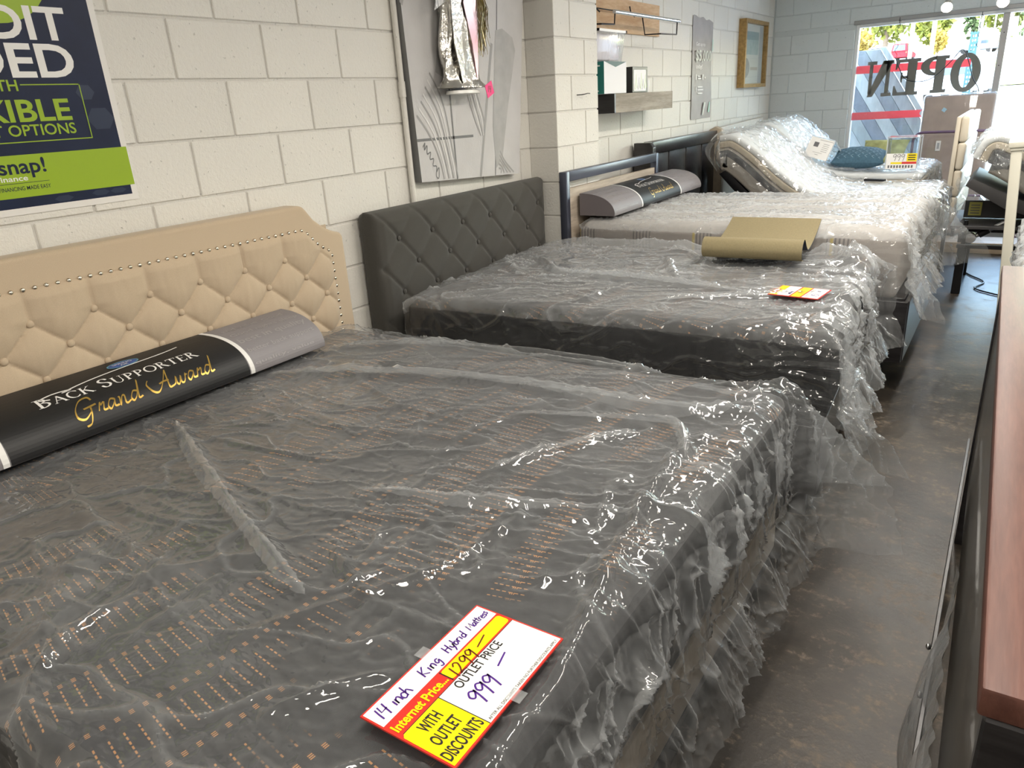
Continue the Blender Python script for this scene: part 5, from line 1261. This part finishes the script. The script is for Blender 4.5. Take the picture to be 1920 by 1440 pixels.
# things on the raised beds
rm = empty('remote_control', (1.56, 6.88, .792), math.radians(-18), 'slim dark remote control lying on the plastic over the raised mattress', 'remote')
box('body', (-.085, -.022, 0), (.085, .022, .018), M_DARKMETAL, rm, .006, 3)
for k in range(6):
    for j in (-1, 1): box('key', (-.065 + k * .02, j * .008 - .004, .018), (-.055 + k * .02, j * .008 + .004, .0195), M_GREYALU, rm, .001, 1)
M_ACRYL = m_clear('acrylic', (.95, .98, .99), .05)
M_AHIGHLIGHT = m_plastic('acrylic_highlight', .35, crease=0)  # milky white that paints a highlight onto the acrylic edges
M_DIAM = mat('emblem_dark', (.05, .05, .10), .5)
def acrylic(loc, rot, w_, d_, h_, label, panel):
    t = empty('acrylic_box', loc, 0, label, 'display box'); t.rotation_euler = rot
    e_ = .006
    for nm, lo, hi in (('front_sheet', (-w_ / 2, -d_ / 2, 0), (w_ / 2, -d_ / 2 + e_, h_)), ('back_sheet', (-w_ / 2, d_ / 2 - e_, 0), (w_ / 2, d_ / 2, h_)), ('side_sheet', (-w_ / 2, -d_ / 2 + e_, 0), (-w_ / 2 + e_, d_ / 2 - e_, h_)),
                       ('side_sheet', (w_ / 2 - e_, -d_ / 2 + e_, 0), (w_ / 2, d_ / 2 - e_, h_)), ('top_sheet', (-w_ / 2, -d_ / 2, h_), (w_ / 2, d_ / 2, h_ + e_))):
        box(nm, lo, hi, M_ACRYL, t, .001, 1)
    for sx_ in (-1, 1):  # pale strips added to stand in for highlights along the edges
        for sy_ in (-1, 1): box('edge_highlight', (sx_ * w_ / 2 - .0045, sy_ * d_ / 2 - .0045, 0), (sx_ * w_ / 2 + .0045, sy_ * d_ / 2 + .0045, h_), M_AHIGHLIGHT, t, .001, 1)
        box('edge_highlight', (sx_ * w_ / 2 - .0045, -d_ / 2 + .005, h_ - .001), (sx_ * w_ / 2 + .0045, d_ / 2 - .005, h_ + .008), M_AHIGHLIGHT, t, .001, 1); box('edge_highlight', (-w_ / 2 + .005, sx_ * d_ / 2 - .0045, h_ - .001), (w_ / 2 - .005, sx_ * d_ / 2 + .0045, h_ + .008), M_AHIGHLIGHT, t, .001, 1)
    mp_ = pmap((0, 0, h_ + e_), (1, 0, 0), (0, 1, 0), .0012)
    flat('diamond_emblem', [(-w_ * .38, 0), (-w_ * .15, -d_ * .16), (w_ * .15, -d_ * .16), (w_ * .38, 0), (w_ * .15, d_ * .16), (-w_ * .15, d_ * .16)], [(0, 1, 2, 3, 4, 5)], mp_, M_DIAM, t)
    ribbons('emblem_line', [[(-w_ * .22, -.006), (w_ * .22, -.006)], [(-w_ * .18, .012), (w_ * .18, .012)]], mp_, M_WHITE, t, .006, None, .0006)
    fmp = pmap((-w_ / 2, -d_ / 2, 0), (1, 0, 0), (0, 0, 1), .0012)
    if panel == 'price':
        rect('insert', fmp, .01, .0, w_ - .005, .125, M_WHITE, t); rect('insert_yellow', fmp, w_ * .66, .06, w_ - .006, .125, M_YEL, t, .0004)
        rect('insert_yellow', fmp, .04, .04, w_ * .52, .055, M_YEL, t, .0004); rect('insert_red', fmp, w_ * .52, .04, w_ - .006, .058, M_RED, t, .0004)
        for q in range(3): rect('print_line', fmp, w_ * .70, .070 + q * .018, w_ * .93, .078 + q * .018, M_BLACK, t, .0007)
        st_, _ = hand_strokes(list('999'), .05, .07, .05); ribbons('handwriting', st_, fmp, M_STRM, t, .006, None, .0007)
        for q in range(9): rect('print_line', fmp, .02 + q * .022, .008, .034 + q * .022, .030, M_STRD, t, .0007)
        rect('insert_base', fmp, .004, .0, .012, .125, M_WHITE, t, .0002)
    else:
        rect('insert', fmp, .0, .0, w_, h_, M_WHITE, t); rect('print_block', fmp, w_ * .22, h_ * .55, w_ * .42, h_ * .78, M_STRD, t, .0006)
        for q in range(5): rect('print_line', fmp, w_ * .60, h_ * (.38 + q * .09), w_ * .86, h_ * (.40 + q * .09), M_STRM, t, .0006)
        rect('print_line', fmp, w_ * .4, h_ * .9, w_ * .97, h_ * .92, M_STRM, t, .0006); rect('print_line', fmp, w_ * .3, h_ * .28, w_ * .7, h_ * .295, M_STRM, t, .0006); rect('print_line', fmp, w_ * .42, h_ * .18, w_ * .56, h_ * .20, M_STRM, t, .0006)
    return t
acrylic((1.71, 7.25, .866), (0, 0, .02), .24, .24, .25, 'clear acrylic display box with yellow and red price insert on the far raised mattress', 'price')
acrylic((1.03, 7.22, .905), (math.radians(-24), math.radians(14), math.radians(-8)), .21, .32, .18, 'tilted clear acrylic display box with printed card next to the blue pillow', 'card')
def pillow(loc, rot, sx, sy, sz, m, label, seed, pattern=False):
    n = 40; u = np.linspace(-1, 1, n); A, B = np.meshgrid(u, u, indexing='ij')
    k = np.clip((1 - A ** 2) * (1 - B ** 2), 0, 1) ** .42; pin = 1 - .10 * (1 - np.abs(B) ** 2) * 0
    X = A * sx * (1 - .12 * (1 - A * A) * 0) * (1 - .08 * np.cos(B * math.pi / 2) * np.abs(A) ** 3); Y = B * sy * (1 - .08 * np.cos(A * math.pi / 2) * np.abs(B) ** 3)
    W_ = .006 * pn(A * 4, B * 4, seed)
    t = empty('throw_pillow', loc, 0, label, 'pillow', 'throw pillows on the raised mattress'); t.rotation_euler = rot
    link('front', grid_mesh(np.stack([X, Y, sz * k + W_ * k], -1)), m, t); link('back', grid_mesh(np.stack([X, Y, -sz * k], -1)[::-1]), m, t)
    if pattern:
        def pm_(u_, v_, l=0.0):
            kk = max(0.0, (1 - u_ * u_) * (1 - v_ * v_)) ** .42
            return Vector((u_ * sx * (1 - .08 * math.cos(v_ * math.pi / 2) * abs(u_) ** 3), v_ * sy * (1 - .08 * math.cos(u_ * math.pi / 2) * abs(v_) ** 3), sz * kk + .004 + l))
        sts = []
        for r_ in range(-3, 4):
            for c_ in range(-4, 5):
                x0, y0 = r_ * .26 + (.13 if c_ % 2 else 0), c_ * .2
                for d in ((.09, .09), (.09, -.09)):
                    if max(abs(x0 + d[0]), abs(y0 + d[1]), abs(x0), abs(y0)) < .9: sts.append([(x0 + d[0] * q / 6, y0 + d[1] * q / 6) for q in range(7)])
        ribbons('woven_pattern', sts, pm_, mat('pillow_pale_blue', (.22, .34, .42), .8), t, .02)
    return t
pillow((1.345, 7.36, .945), (math.radians(9), math.radians(1), math.radians(4)), .215, .20, .082, mat('pillow_blue', (.05, .115, .17), .85, noise=.15, nscale=60, bump=.3), 'blue patterned throw pillow lying on the far raised mattress', 3, True)
pillow((1.46, 7.95, .945), (math.radians(52), 0, math.radians(-8)), .20, .13, .06, mat('pillow_olive', (.34, .36, .16), .85, noise=.3, nscale=14, bump=.3), 'olive green throw pillow standing behind the acrylic boxes', 9)

# ---------------------------------------------------------------- cream headboard seen edge on, wrapped box spring, purple bed
M_CREAMV = mat('cream_vinyl', (.58, .52, .42), .5, bump=.15, bscale=60)
hb6 = empty('channel_headboard', (2.13, 7.75, 0), label='cream channel padded headboard standing end on in front of the window', cat='headboard')
zz = [.45, .66, .87, 1.08, 1.275]
for k in range(4): rbox('padded_channel', (-.012, -.80, zz[k]), (.045, .80, zz[k + 1] - .002), M_CREAMV, hb6, .02, 3)
box('backing', (-.045, -.80, .45), (-.0125, .80, 1.272), M_CREAMV, hb6, .008, 2)
for y in (-.6, .6): box('leg', (-.04, y, 0), (-.013, y + .06, .449), M_DARKMETAL, hb6, .002, 1)
M_BROWNB = mat('brown_boxspring', (.40, .31, .27), .7, noise=.12, nscale=9)
sp = empty('wrapped_box_spring', (1.94, 9.02, 0), label='brown box spring wrapped in plastic leaning against the window', cat='box spring'); sp.rotation_euler = (math.radians(-4), 0, 0)
rbox('fabric_panel', (-.30, -.06, .02), (.325, .06, 1.40), M_BROWNB, sp, .025, 3)
rbox('plastic_wrap', (-.312, -.07, .01), (.337, .07, 1.412), M_PLAST_L, sp, .03, 3)
fmp = pmap((-.30, -.0712, 0), (1, 0, 0), (0, 0, 1), .001)
flat('blue_sticker', [(.165, 1.255), (.195, 1.235), (.215, 1.265), (.185, 1.285)], [(0, 1, 2, 3)], fmp, mat('sticker_blue', (.35, .58, .75), .5), sp)
rect('white_label', fmp, .16, .86, .205, .96, M_WHITE, sp, .0006); rect('label_print', fmp, .172, .88, .193, .94, mat('mount_grey', (.42, .43, .45), .7), sp, .001)
pb = empty('purple_bed_rail', (2.0, 8.72, 0), label='purple metal tube bed rail in front of the wrapped box spring', cat='bed rail')
M_PURP = mat('purple_metal', (.16, .10, .17), .35, metal=.4)
tube('tube', [(-.38, 0, 0), (-.385, 0, .90)] + [(-.30 - .085 * math.cos(a), 0, .98 + .085 * math.sin(a)) for a in [math.pi / 2 * k / 8 for k in range(9)]] + [(.55, 0, 1.065), (.60, 0, 1.03), (.62, 0, .95), (.62, 0, 0)], .013, M_PURP, pb, 10)
tube('lower_tube', [(-.385, 0, .45), (.62, 0, .45)], .011, M_PURP, pb, 10)

# ---------------------------------------------------------------- right-hand adjustable bed, seen from its raised head
ra, pR, tR = sweep_mattress('adjustable_mattress', [(2.26, 1.02), (2.31, 1.13), (2.42, 1.165), (2.60, 1.08), (2.85, .92), (3.2, .80), (3.8, .78)], .26, 6.30, 7.25, 'beige adjustable mattress with raised end and dark stripe near the white headboard', .10, M_TOPQ, M_BRD, GRP)
X, Y, Z = sweep_film(pR, tR, .26, 6.30, 7.25, '', 83, .1, .22)
o = link('plastic_cover', grid_mesh(np.stack([X, Y, Z], -1)), M_PLAST_L); tag(o, 'clear plastic cover over the beige raised mattress near the white headboard', 'plastic cover')
rb_ = empty('adjustable_bed', (2.9, 6.75, 0), label='black steel adjustable bed base with actuator and yellow label under the beige raised mattress', cat='bed base')
M_CHARC = mat('charcoal_deck', (.06, .058, .06), .6)
prism('head_deck', [(-.66, .82), (-.62, .87), (-.35, .74), (.0, .60), (.0, .53), (-.40, .66)], 1, -.42, .45, M_CHARC, rb_, .004)
box('deck', (.01, -.42, .50), (.9, .45, .60), M_CHARC, rb_, .01, 2)
box('lower_deck', (-.72, -.38, .50), (-.02, .45, .525), M_CHARC, rb_, .004, 1)
box('rear_panel', (-.66, .0, .53), (-.05, .02, .66), M_CHARC, rb_, .003, 1)
lab = box('warning_label', (-.63, -.018, .55), (-.545, -.001, .65), mat('label_olive', (.52, .48, .12), .5), rb_)
fmp = pmap((-.63, -.0182, .55), (1, 0, 0), (0, 0, 1), .0005)
for q in range(4): rect('print_line', fmp, .012, .015 + q * .02, .072, .022 + q * .02, M_STRD, rb_)
box('steel_rail', (-.66, -.36, .355), (.85, -.32, .385), M_DARKMETAL, rb_, .003, 1); box('steel_rail', (-.66, .38, .355), (.85, .42, .385), M_DARKMETAL, rb_, .003, 1)
box('cross_rail', (-.66, -.319, .39), (-.62, .42, .47), M_DARKMETAL, rb_, .003, 1)
tube('upright', [(-.62, -.34, .386), (-.62, -.34, .56)], .014, M_DARKMETAL, rb_)
for x in (-.65, .7):
    for y in (-.35, .34): 
        lg = box('leg', (x, y, 0.0), (x + .06, y + .06, .355), M_DARKMETAL, rb_, .004, 1)
ac = tube('actuator', [(-.55, -.30, .44), (-.36, -.30, .56)], .016, M_STEEL, rb_, 12)
lathe('motor', [(.035, -.03), (.04, -.02), (.04, .02), (.035, .03)], M_STEEL, rb_, 18, Matrix.Translation((-.58, -.31, .43)) @ Matrix.Rotation(math.pi / 2, 4, 'X'))
tube('actuator_sleeve', [(-.53, -.30, .45), (-.47, -.30, .49)], .026, M_DARKMETAL, rb_, 12)
o = tube('floor_cable', catmull([(2.28, 7.9, .008), (2.2, 7.5, .008), (2.33, 7.1, .008), (2.45, 6.85, .008), (2.40, 6.6, .008), (2.6, 6.4, .008)], 6), .006, M_DARKMETAL); tag(o, 'black cable lying on the concrete under the adjustable base', 'cable')
o = box('floor_plank', (1.95, 8.05, .001), (2.75, 8.40, .10), m_wood('tan_board', (.34, .25, .17), (.46, .36, .26)), None, .004, 1); tag(o, 'tan wooden plank lying on the floor beyond the adjustable base', 'plank')
# crumpled film hanging off the far base
P = np.zeros((40, 30, 3))
for i in range(40):
    for j in range(30):
        u, v = i / 39, j / 29
        P[i, j] = (2.16 + .20 * u + .03 * pn(np.array(u * 5.), np.array(v * 4.), 3), 6.9 + .25 * u + .07 * pn(np.array(u * 4.), np.array(v * 5.), 5), .82 - .30 * v * (1 - .35 * u) + .02 * pn(np.array(u * 9.), np.array(v * 3.), 7))
o = link('plastic_sheet', grid_mesh(P), M_PLAST_B); tag(o, 'crumpled clear plastic hanging beside the cream channel headboard', 'plastic sheet')
# white headboard seen end on
wh = empty('white_headboard', (2.60, 5.35, 0), label='white painted headboard seen end on beyond the cherry footboard', cat='headboard')
wh.rotation_euler = (0, math.radians(-4.2), 0)
M_WPAINT = mat('ivory_paint', (.66, .64, .55), .4)
box('panel', (-.012, -.60, .25), (.016, .74, 1.19), M_WPAINT, wh, .003, 1); box('post', (-.022, -.68, .0), (.026, -.605, 1.205), M_WPAINT, wh, .005, 2); box('post', (-.022, .745, .0), (.026, .82, 1.205), M_WPAINT, wh, .005, 2)
box('cap', (-.035, -.70, 1.206), (.055, .84, 1.235), M_WPAINT, wh, .006, 2); box('cap_moulding', (-.027, -.69, 1.19), (.046, .83, 1.2055), M_WPAINT, wh, .003, 1)
# far right mattresses behind the cherry footboard
mattress('wrapped_mattress', (2.60, 2.78), 0, 1.9, 1.35, .40, .93, M_TOPQ, M_BRD, .06, 'white mattress in crumpled plastic just beyond the cherry footboard')
cc = drape('plastic_cover', 1.9, 1.35, .935, .05, .05, .15, .15, .22, .012, 91, [], M_PLAST_B, None, amp=2.2); at(cc, (2.595, 2.78, 0)); tag(cc, 'crumpled plastic cover over the white mattress beyond the cherry footboard', 'plastic cover')

# ---------------------------------------------------------------- cherry footboard in the right foreground
M_CHERRY = m_wood('cherry_wood', (.085, .030, .021), (.135, .054, .038), (10, .8, 6), rough=.5, coat=.0, sc=3.5)
M_DARKPAN = m_wood('smoked_panel', (.060, .052, .042), (.10, .088, .072), (6, 1, 3), rough=.32, coat=.2, sc=3.0)
ch = empty('cherry_footboard', (2.575, 1.69, 0), math.radians(1.0), 'cherry wood topped footboard with smoky brown panel standing in the right foreground', 'footboard')
box('top_rail', (-.024, -1.0, .965), (.032, 1.0, 1.0), M_CHERRY, ch, .004, 2)
box('panel', (-.012, -.975, .30), (.020, .975, .9645), M_DARKPAN, ch, .002, 1)
box('end_post', (-.018, -1.0, .0), (.026, -.976, .964), M_BLACKWOOD, ch, .003, 1); box('end_post', (-.018, .976, .0), (.026, 1.0, .964), M_BLACKWOOD, ch, .003, 1)
rl = empty('bed_side_rail', (2.535, 1.7, 0), 0, 'thin black bed rail with two bolts leaning below the cherry footboard', 'bed rail')
box('board', (-.010, -1.15, .0), (-.002, .95, .42), M_BLACKWOOD, rl, .001, 1)
for y, z in ((-.18, .40), (-.34, .40)):
    lathe('bolt', [(.004, 0), (.007, .003), (.007, .007), (.003, .010)], M_STEEL, rl, 10, Matrix.Translation((-.0105, y, z)) @ Matrix.Rotation(-math.pi / 2, 4, 'Y'))
P = np.zeros((50, 24, 3))
for i in range(50):
    for j in range(24):
        u, v = i / 49, j / 23
        P[i, j] = (2.548 - .035 * math.sin(v * math.pi) * (1 + .4 * math.sin(u * 19)) * sstep(0, .15, u) * sstep(1, .8, u) - .004 * math.sin(u * 60 + v * 4), .75 + .85 * u, .02 + .52 * v + .03 * math.sin(u * 8))
o = link('plastic_sheet', grid_mesh(P), M_PLAST_B); tag(o, 'loose milky plastic bulging out below the cherry footboard panel', 'plastic sheet')

# ================================================================== OUTSIDE THE WINDOW
M_LOT = mat('pale_asphalt', (.30, .30, .30), .9, noise=.08, nscale=2)
ZG = lambda y: float(np.interp(y, [9.4, 16, 40, 70, 105, 140, 240], [-.15, -.1, .72, 2.0, 3.95, 5.4, 9]))
ysg = np.concatenate([np.linspace(9.5, 40, 20), np.linspace(44, 240, 40)]); xg = np.linspace(-60, 60, 30)
gz = np.array([ZG(y) for y in ysg])
G = np.zeros((30, len(ysg), 3)); G[..., 0] = xg[:, None]; G[..., 1] = ysg[None, :]; G[..., 2] = gz[None, :]
o = link('ground', grid_mesh(G), M_LOT); tag(o, kind='structure')
M_GRASS = mat('sunny_grass', (.30, .33, .05), .9, noise=.3, nscale=1.5)
G2 = np.zeros((12, 20, 3))
for i in range(12):
    for j in range(20):
        x = 1.2 + 18 * i / 11; y = 48 + 40 * j / 19; G2[i, j] = (x - .05 * (y - 48), y, ZG(y) + .04 + .9 * sstep(0, 1, i / 11) + .4 * sstep(0, 1, i / 11) * sstep(0, 1, j / 19))
o = link('lawn', grid_mesh(G2), M_GRASS); tag(o, 'sunlit grass bank beside the street outside the window', 'grass', kind='stuff')
M_BARK = mat('bark', (.16, .12, .09), .9, noise=.2)
def leaf_mat(nm, c): return mat(nm, c, .7, noise=.4, nscale=.8)
def tree(x, y, h, rad, m, label, seed, n=1300, leaf=.5):
    t = empty('street_tree', (x, y, ZG(y)), 0, label, 'tree', 'trees along the street outside')
    tube('trunk', [(0, 0, 0), (.1, 0, h * .3), (0, .1, h * .55)], [rad * .10, rad * .08, rad * .05], M_BARK, t, 8)
    r = np.random.default_rng(seed); d = r.normal(size=(n, 3)); d /= np.linalg.norm(d, axis=1)[:, None]
    lump = 1 + .35 * pn(d[:, 0] * 2.2 + seed, d[:, 1] * 2.2 + d[:, 2] * 2, seed)
    c = d * (r.random(n) ** .35)[:, None] * lump[:, None] * np.array([rad, rad, h * .42]) + np.array([0, 0, h * .60])
    a = r.normal(size=(n, 3)); a /= np.linalg.norm(a, axis=1)[:, None]; b = np.cross(a, r.normal(size=(n, 3))); b /= np.linalg.norm(b, axis=1)[:, None]
    V = np.stack([c - a * leaf, c + b * leaf * .6, c + a * leaf, c - b * leaf * .6], 1).reshape(-1, 3)
    o = link('foliage', mesh_from(V, [(4 * i, 4 * i + 1, 4 * i + 2, 4 * i + 3) for i in range(n)]), m, t)
LG = leaf_mat('leaf_yellow_green', (.17, .19, .025)); LD = leaf_mat('leaf_dark_green', (.06, .10, .03)); LO = leaf_mat('leaf_golden', (.28, .20, .03))
tree(-15.2, 122, 12, 3.9, LG, 'yellow green tree beyond the dark parked car seen through the window', 1)
tree(-10.6, 136, 14, 3.6, LD, 'dark green tree standing between the pale utility poles', 2)
tree(-8.6, 113, 9, 2.4, LG, 'yellow green tree beyond the red car', 3)
tree(-16.6, 108, 4.0, 2.2, LO, 'low golden shrub left of the dark parked car', 4, 700, .35)
tree(-7.4, 109, 3.0, 1.0, LO, 'small golden shrub beside the red car', 5, 500, .3)
tree(-1.6, 128, 12, 3.8, LG, 'bright green tree above the silver car on the street', 6)
tree(1.4, 140, 14, 4.2, LD, 'dark green tree above the stone wall on the hill', 7)
tree(4.2, 118, 13, 5.0, LD, 'large dark green tree behind the white street sign', 8)
tree(-6.2, 145, 10, 1.8, LD, 'slim dark tree left of the silver car', 9, 700, .4)
M_POLE = mat('pale_pole', (.36, .34, .31), .8)
for x, y, h, r, lb in ((-9.3, 100, 12, .42, 'pale utility pole left of the red car'), (-7.0, 98, 13, .45, 'pale utility pole in front of the red car'), (-1.9, 110, 14, .18, 'slim dark pole left of the silver car'), (-3.6, 112, 14, .10, 'thin wire pole over the street'), (-.2, 100, 13, .40, 'pale utility pole beside the perforated sign post'), (1.3, 104, 14, .40, 'pale utility pole on the hill above the stone wall'), (-2.9, 104, 13, .28, 'pale thin pole left of the bright green tree')):
    o = empty('utility_pole', (x, y, ZG(y)), 0, lb, 'pole'); pm_ = M_POLE if r > .2 else M_GREYALU
    tube('shaft', [(0, 0, -.1), (0, 0, h)], r * .5, pm_, o, 8); box('crossarm', (-1.1, -.08, h - .9), (1.1, -.02 - r * .5 + .1, h - .75), pm_, o, .01, 1)
# cars
M_CGLASS = mat('car_glass', (.05, .07, .09), .1); M_TYRE = mat('tyre', (.02, .02, .02), .8); M_LAMPR = mat('tail_lamp', (.5, .03, .02), .3)
def car(x, y, rz, col, label, L_=4.6, W_=1.85, H_=1.65, suv=True):
    t = empty('parked_car', (x, y, ZG(y) + .02), rz, label, 'car')
    m = mat('car_paint_%d' % len(MATS), col, .55, spec=.25)
    hw_ = W_ / 2; rear = -L_ / 2
    prof_ = [(rear, .35), (rear, .95), (rear + .12, 1.02), (L_ * .18, 1.0), (L_ * .46, .85), (L_ / 2, .70), (L_ / 2, .35)]
    prism('body', [(a, b) for a, b in prof_], 1, -hw_, hw_, m, t, .06, 2) if False else None
    bm = bmesh.new()
    def loft(p, w0, w1):
        A = [bm.verts.new((-w0 if b < 1.05 else -w1, a, b)) for a, b in p]; B = [bm.verts.new((w0 if b < 1.05 else w1, a, b)) for a, b in p]
        bm.faces.new(A); bm.faces.new(B[::-1])
        for i in range(len(p)): bm.faces.new([A[i], B[i], B[(i + 1) % len(p)], A[(i + 1) % len(p)]])
    loft(prof_, hw_, hw_); bmesh.ops.recalc_face_normals(bm, faces=bm.faces[:])
    bmesh.ops.bevel(bm, geom=bm.edges[:], offset=.06, segments=2, affect='EDGES'); link('body', mesh_bm(bm, True, .6), m, t)
    bm = bmesh.new(); e_ = rear + (.05 if suv else .7)
    loft([(e_, 1.0), (e_ + .22, H_), (L_ * .05, H_), (L_ * .22, 1.0)], hw_ - .05, hw_ - .2); bmesh.ops.recalc_face_normals(bm, faces=bm.faces[:])
    bmesh.ops.bevel(bm, geom=bm.edges[:], offset=.05, segments=2, affect='EDGES'); link('cabin', mesh_bm(bm, True, .6), m, t)
    mp_ = lambda u, v, l=0.0: Vector((u, e_ + .22 * (v - 1.0) / (H_ - 1.0) - .03 - l, v))
    flat('rear_window', [(-hw_ + .28, 1.10), (hw_ - .28, 1.10), (hw_ - .36, H_ - .12), (-hw_ + .36, H_ - .12)], [(0, 1, 2, 3)], mp_, M_CGLASS, t)
    mp2 = lambda u, v, l=0.0: Vector((u, L_ * .22 - (L_ * .17) * (v - 1.0) / (H_ - 1.0) + .03 + l, v))
    flat('windscreen', [(-hw_ + .25, 1.05), (hw_ - .25, 1.05), (hw_ - .36, H_ - .1), (-hw_ + .36, H_ - .1)], [(3, 2, 1, 0)], mp2, M_CGLASS, t)
    for s_ in (-1, 1):
        mp3 = lambda u, v, l=0.0: Vector((s_ * (hw_ - .05 - .15 * (v - 1.0) / (H_ - 1.0) + .012), u, v))
        flat('side_window', [(e_ + .28, 1.06), (L_ * .15, 1.06), (L_ * .04, H_ - .1), (e_ + .38, H_ - .1)], [(0, 1, 2, 3)], mp3, M_CGLASS, t)
        box('tail_lamp', (s_ * (hw_ - .12) - .08, rear - .02, .75), (s_ * (hw_ - .12) + .08, rear + .04, .98), M_LAMPR, t, .02, 1)
        for yy in (rear + .85, L_ / 2 - .85):
            lathe('wheel', [(.2, -.11), (.34, -.10), (.34, .10), (.2, .11)], M_TYRE, t, 18, Matrix.Translation((s_ * (hw_ - .12), yy, .33)) @ Matrix.Rotation(math.pi / 2, 4, 'Y'))
    box('bumper', (-hw_ + .05, rear - .06, .36), (hw_ - .05, rear + .05, .58), m, t, .03, 1)
    return t
car(-10.5, 104, math.radians(-5), (.30, .006, .015), 'red car parked beyond the window seen from behind', H_=1.85)
car(-13.3, 104, math.radians(8), (.02, .025, .035), 'dark car parked left of the red car outside', H_=1.6, suv=False)
car(-3.6, 118, math.radians(75), (.20, .22, .24), 'silver car driving up the street outside', suv=False, H_=1.5)
car(.05, 38, math.radians(172), (.45, .47, .48), 'white car in the lot behind the mirrored letter O', H_=1.75)
# perforated sign post
M_SIGN = mat('teal_steel', (.025, .085, .10), .6); M_HOLE = mat('post_hole', (.75, .78, .78), .8)
t = empty('sign_post', (1.83, 12, ZG(12)), 0, 'teal perforated steel sign post outside the window', 'sign post')
bm = bmesh.new()
zlist = [(0.0, 2.24)]
x0, x1, hw1 = -.035, .035, .006
hz = [k * .055 for k in range(4, 41)]
for c_ in (-.016, .016): pass
bm_box(bm, (-.035, -.02, 0), (-.024, 0, 2.24)); bm_box(bm, (-.008, -.02, 0), (.008, 0, 2.24)); bm_box(bm, (.024, -.02, 0), (.035, 0, 2.24))
for z in hz:
    for a in (-.024, .008): bm_box(bm, (a, -.02, z), (a + .016, 0, z + .03))
link('perforated_face', mesh_bm(bm), M_SIGN, t); box('side_flange', (.0352, -.02, 0), (.046, .035, 2.24), M_SIGN, t); box('side_flange', (-.046, -.02, 0), (-.0352, .035, 2.24), M_SIGN, t)
t = empty('street_sign', (1.0, 60, ZG(60) + .02), 0, 'white street sign on a post standing in the grass bank', 'sign'); tube('post', [(0, 0, 0), (0, 0, 3.4)], .05, M_POLE, t, 6); box('plate', (-.12, -.08, 2.3), (.34, -.05, 3.4), M_WHITE, t, .02, 1)
sw = box('stone_wall', (-.5, 118, ZG(118) - .5), (5.5, 119, ZG(118) + 1.5), mat('grey_stone', (.40, .40, .38), .9, noise=.3, nscale=1.2), None, .1, 1); tag(sw, 'grey stone retaining wall on the hill outside', 'wall')
# leaning plank panels against the outside of the window
M_PLK = [mat('plank_slate_%d' % i, c, .7, noise=.15, nscale=20, stretch=(1, 1, .2)) for i, c in enumerate(((.24, .255, .27), (.37, .375, .37), (.28, .29, .28), (.19, .20, .225), (.42, .43, .41)))]
t = empty('plank_panel', (0.93, 9.95, 0.0), 0, 'leaning panel of weathered blue grey planks outside the window', 'panel')
sl = math.radians(33)
for k in range(7):
    x0 = -.98 + k * .155
    # planks run from upper left to lower right
    pts = [(x0, 1.92), (x0 + .1535, 1.92), (x0 + .1535 + 1.92 * math.tan(sl), 0.0), (x0 + 1.92 * math.tan(sl), 0.0)]
    prism('plank', [(max(-.62, p[0]), p[1]) if False else p for p in pts], 1, -.02 + .006 * (k % 2), .02, M_PLK[k % 5], t, .004, 1)
prism('edge_rail', [(.105, 1.94), (.17, 1.94), (.17 + 1.94 * math.tan(sl), 0), (.105 + 1.94 * math.tan(sl), 0)], 1, -.05, .03, M_PLK[4], t, .004, 1)
t = empty('chair_back', (0.93, 10.35, 0), 0, 'pale blue rounded chair back behind the leaning planks outside', 'chair')
prism('back_panel', [(-.12, 0), (.16, 0), (.17, 1.75), (.10, 1.90), (.0, 1.93), (-.10, 1.86), (-.13, 1.7)], 1, -.02, .02, mat('pale_blue_paint', (.45, .58, .64), .6), t, .01)

# ------------------------------------------------------------------ pieces that belong to a part hang under that part
HOST = {'button': ['tufted_panel', 'tufted_front'], 'nailhead': ['padded_frame'], 'lettering': ['printed_field', 'cover_black', 'white_panel', 'paper'],
        'script_lettering': ['cover_black'], 'swoosh': ['cover_black'], 'emblem': ['cover_black'], 'emblem_ring': ['cover_black'],
        'border_line': ['printed_field'], 'hexagon': ['printed_field'], 'green_ring': ['printed_field'], 'rule': ['printed_field', 'card'],
        'handwriting': ['title_panel', 'insert', 'price_sticker'], 'header_block': ['header'], 'print_line': ['carton', 'insert', 'warning_label', 'paper'],
        'print_drawing': ['carton'], 'print_panel': ['carton'], 'print_mark': ['paper'], 'print_block': ['insert'], 'insert_yellow': ['insert'], 'insert_red': ['insert'],
        'key': ['body'], 'signature': ['canvas'], 'painted_line': ['canvas'], 'combed_arc': ['canvas'], 'painted_shape': ['canvas'], 'label_print': ['white_label'],
        'rear_window': ['cabin'], 'windscreen': ['cabin'], 'side_window': ['cabin'], 'tail_lamp': ['body'], 'bumper': ['body'], 'diamond_emblem': ['top_sheet'], 'emblem_line': ['top_sheet'],
        'teal_flap': ['carton'], 'picture_oval': ['mat_board'], 'picture_line': ['mat_board'], 'bead': ['panel'], 'edge_piping': ['fabric_box'], 'screw': ['mullion'], 'woven_pattern': ['front'], 'coupling': ['pipe']}
def base_name(o): return o.name.split('.')[0]
for root in [o for o in COL.objects if o.parent is None and o.type == 'EMPTY']:
    kids = list(root.children); byname = {}
    for k in kids: byname.setdefault(base_name(k), k)
    for k in kids:
        for h in HOST.get(base_name(k), []):
            if h in byname and byname[h] is not k and byname[h].matrix_basis == Matrix.Identity(4):
                k.parent = byname[h]; break
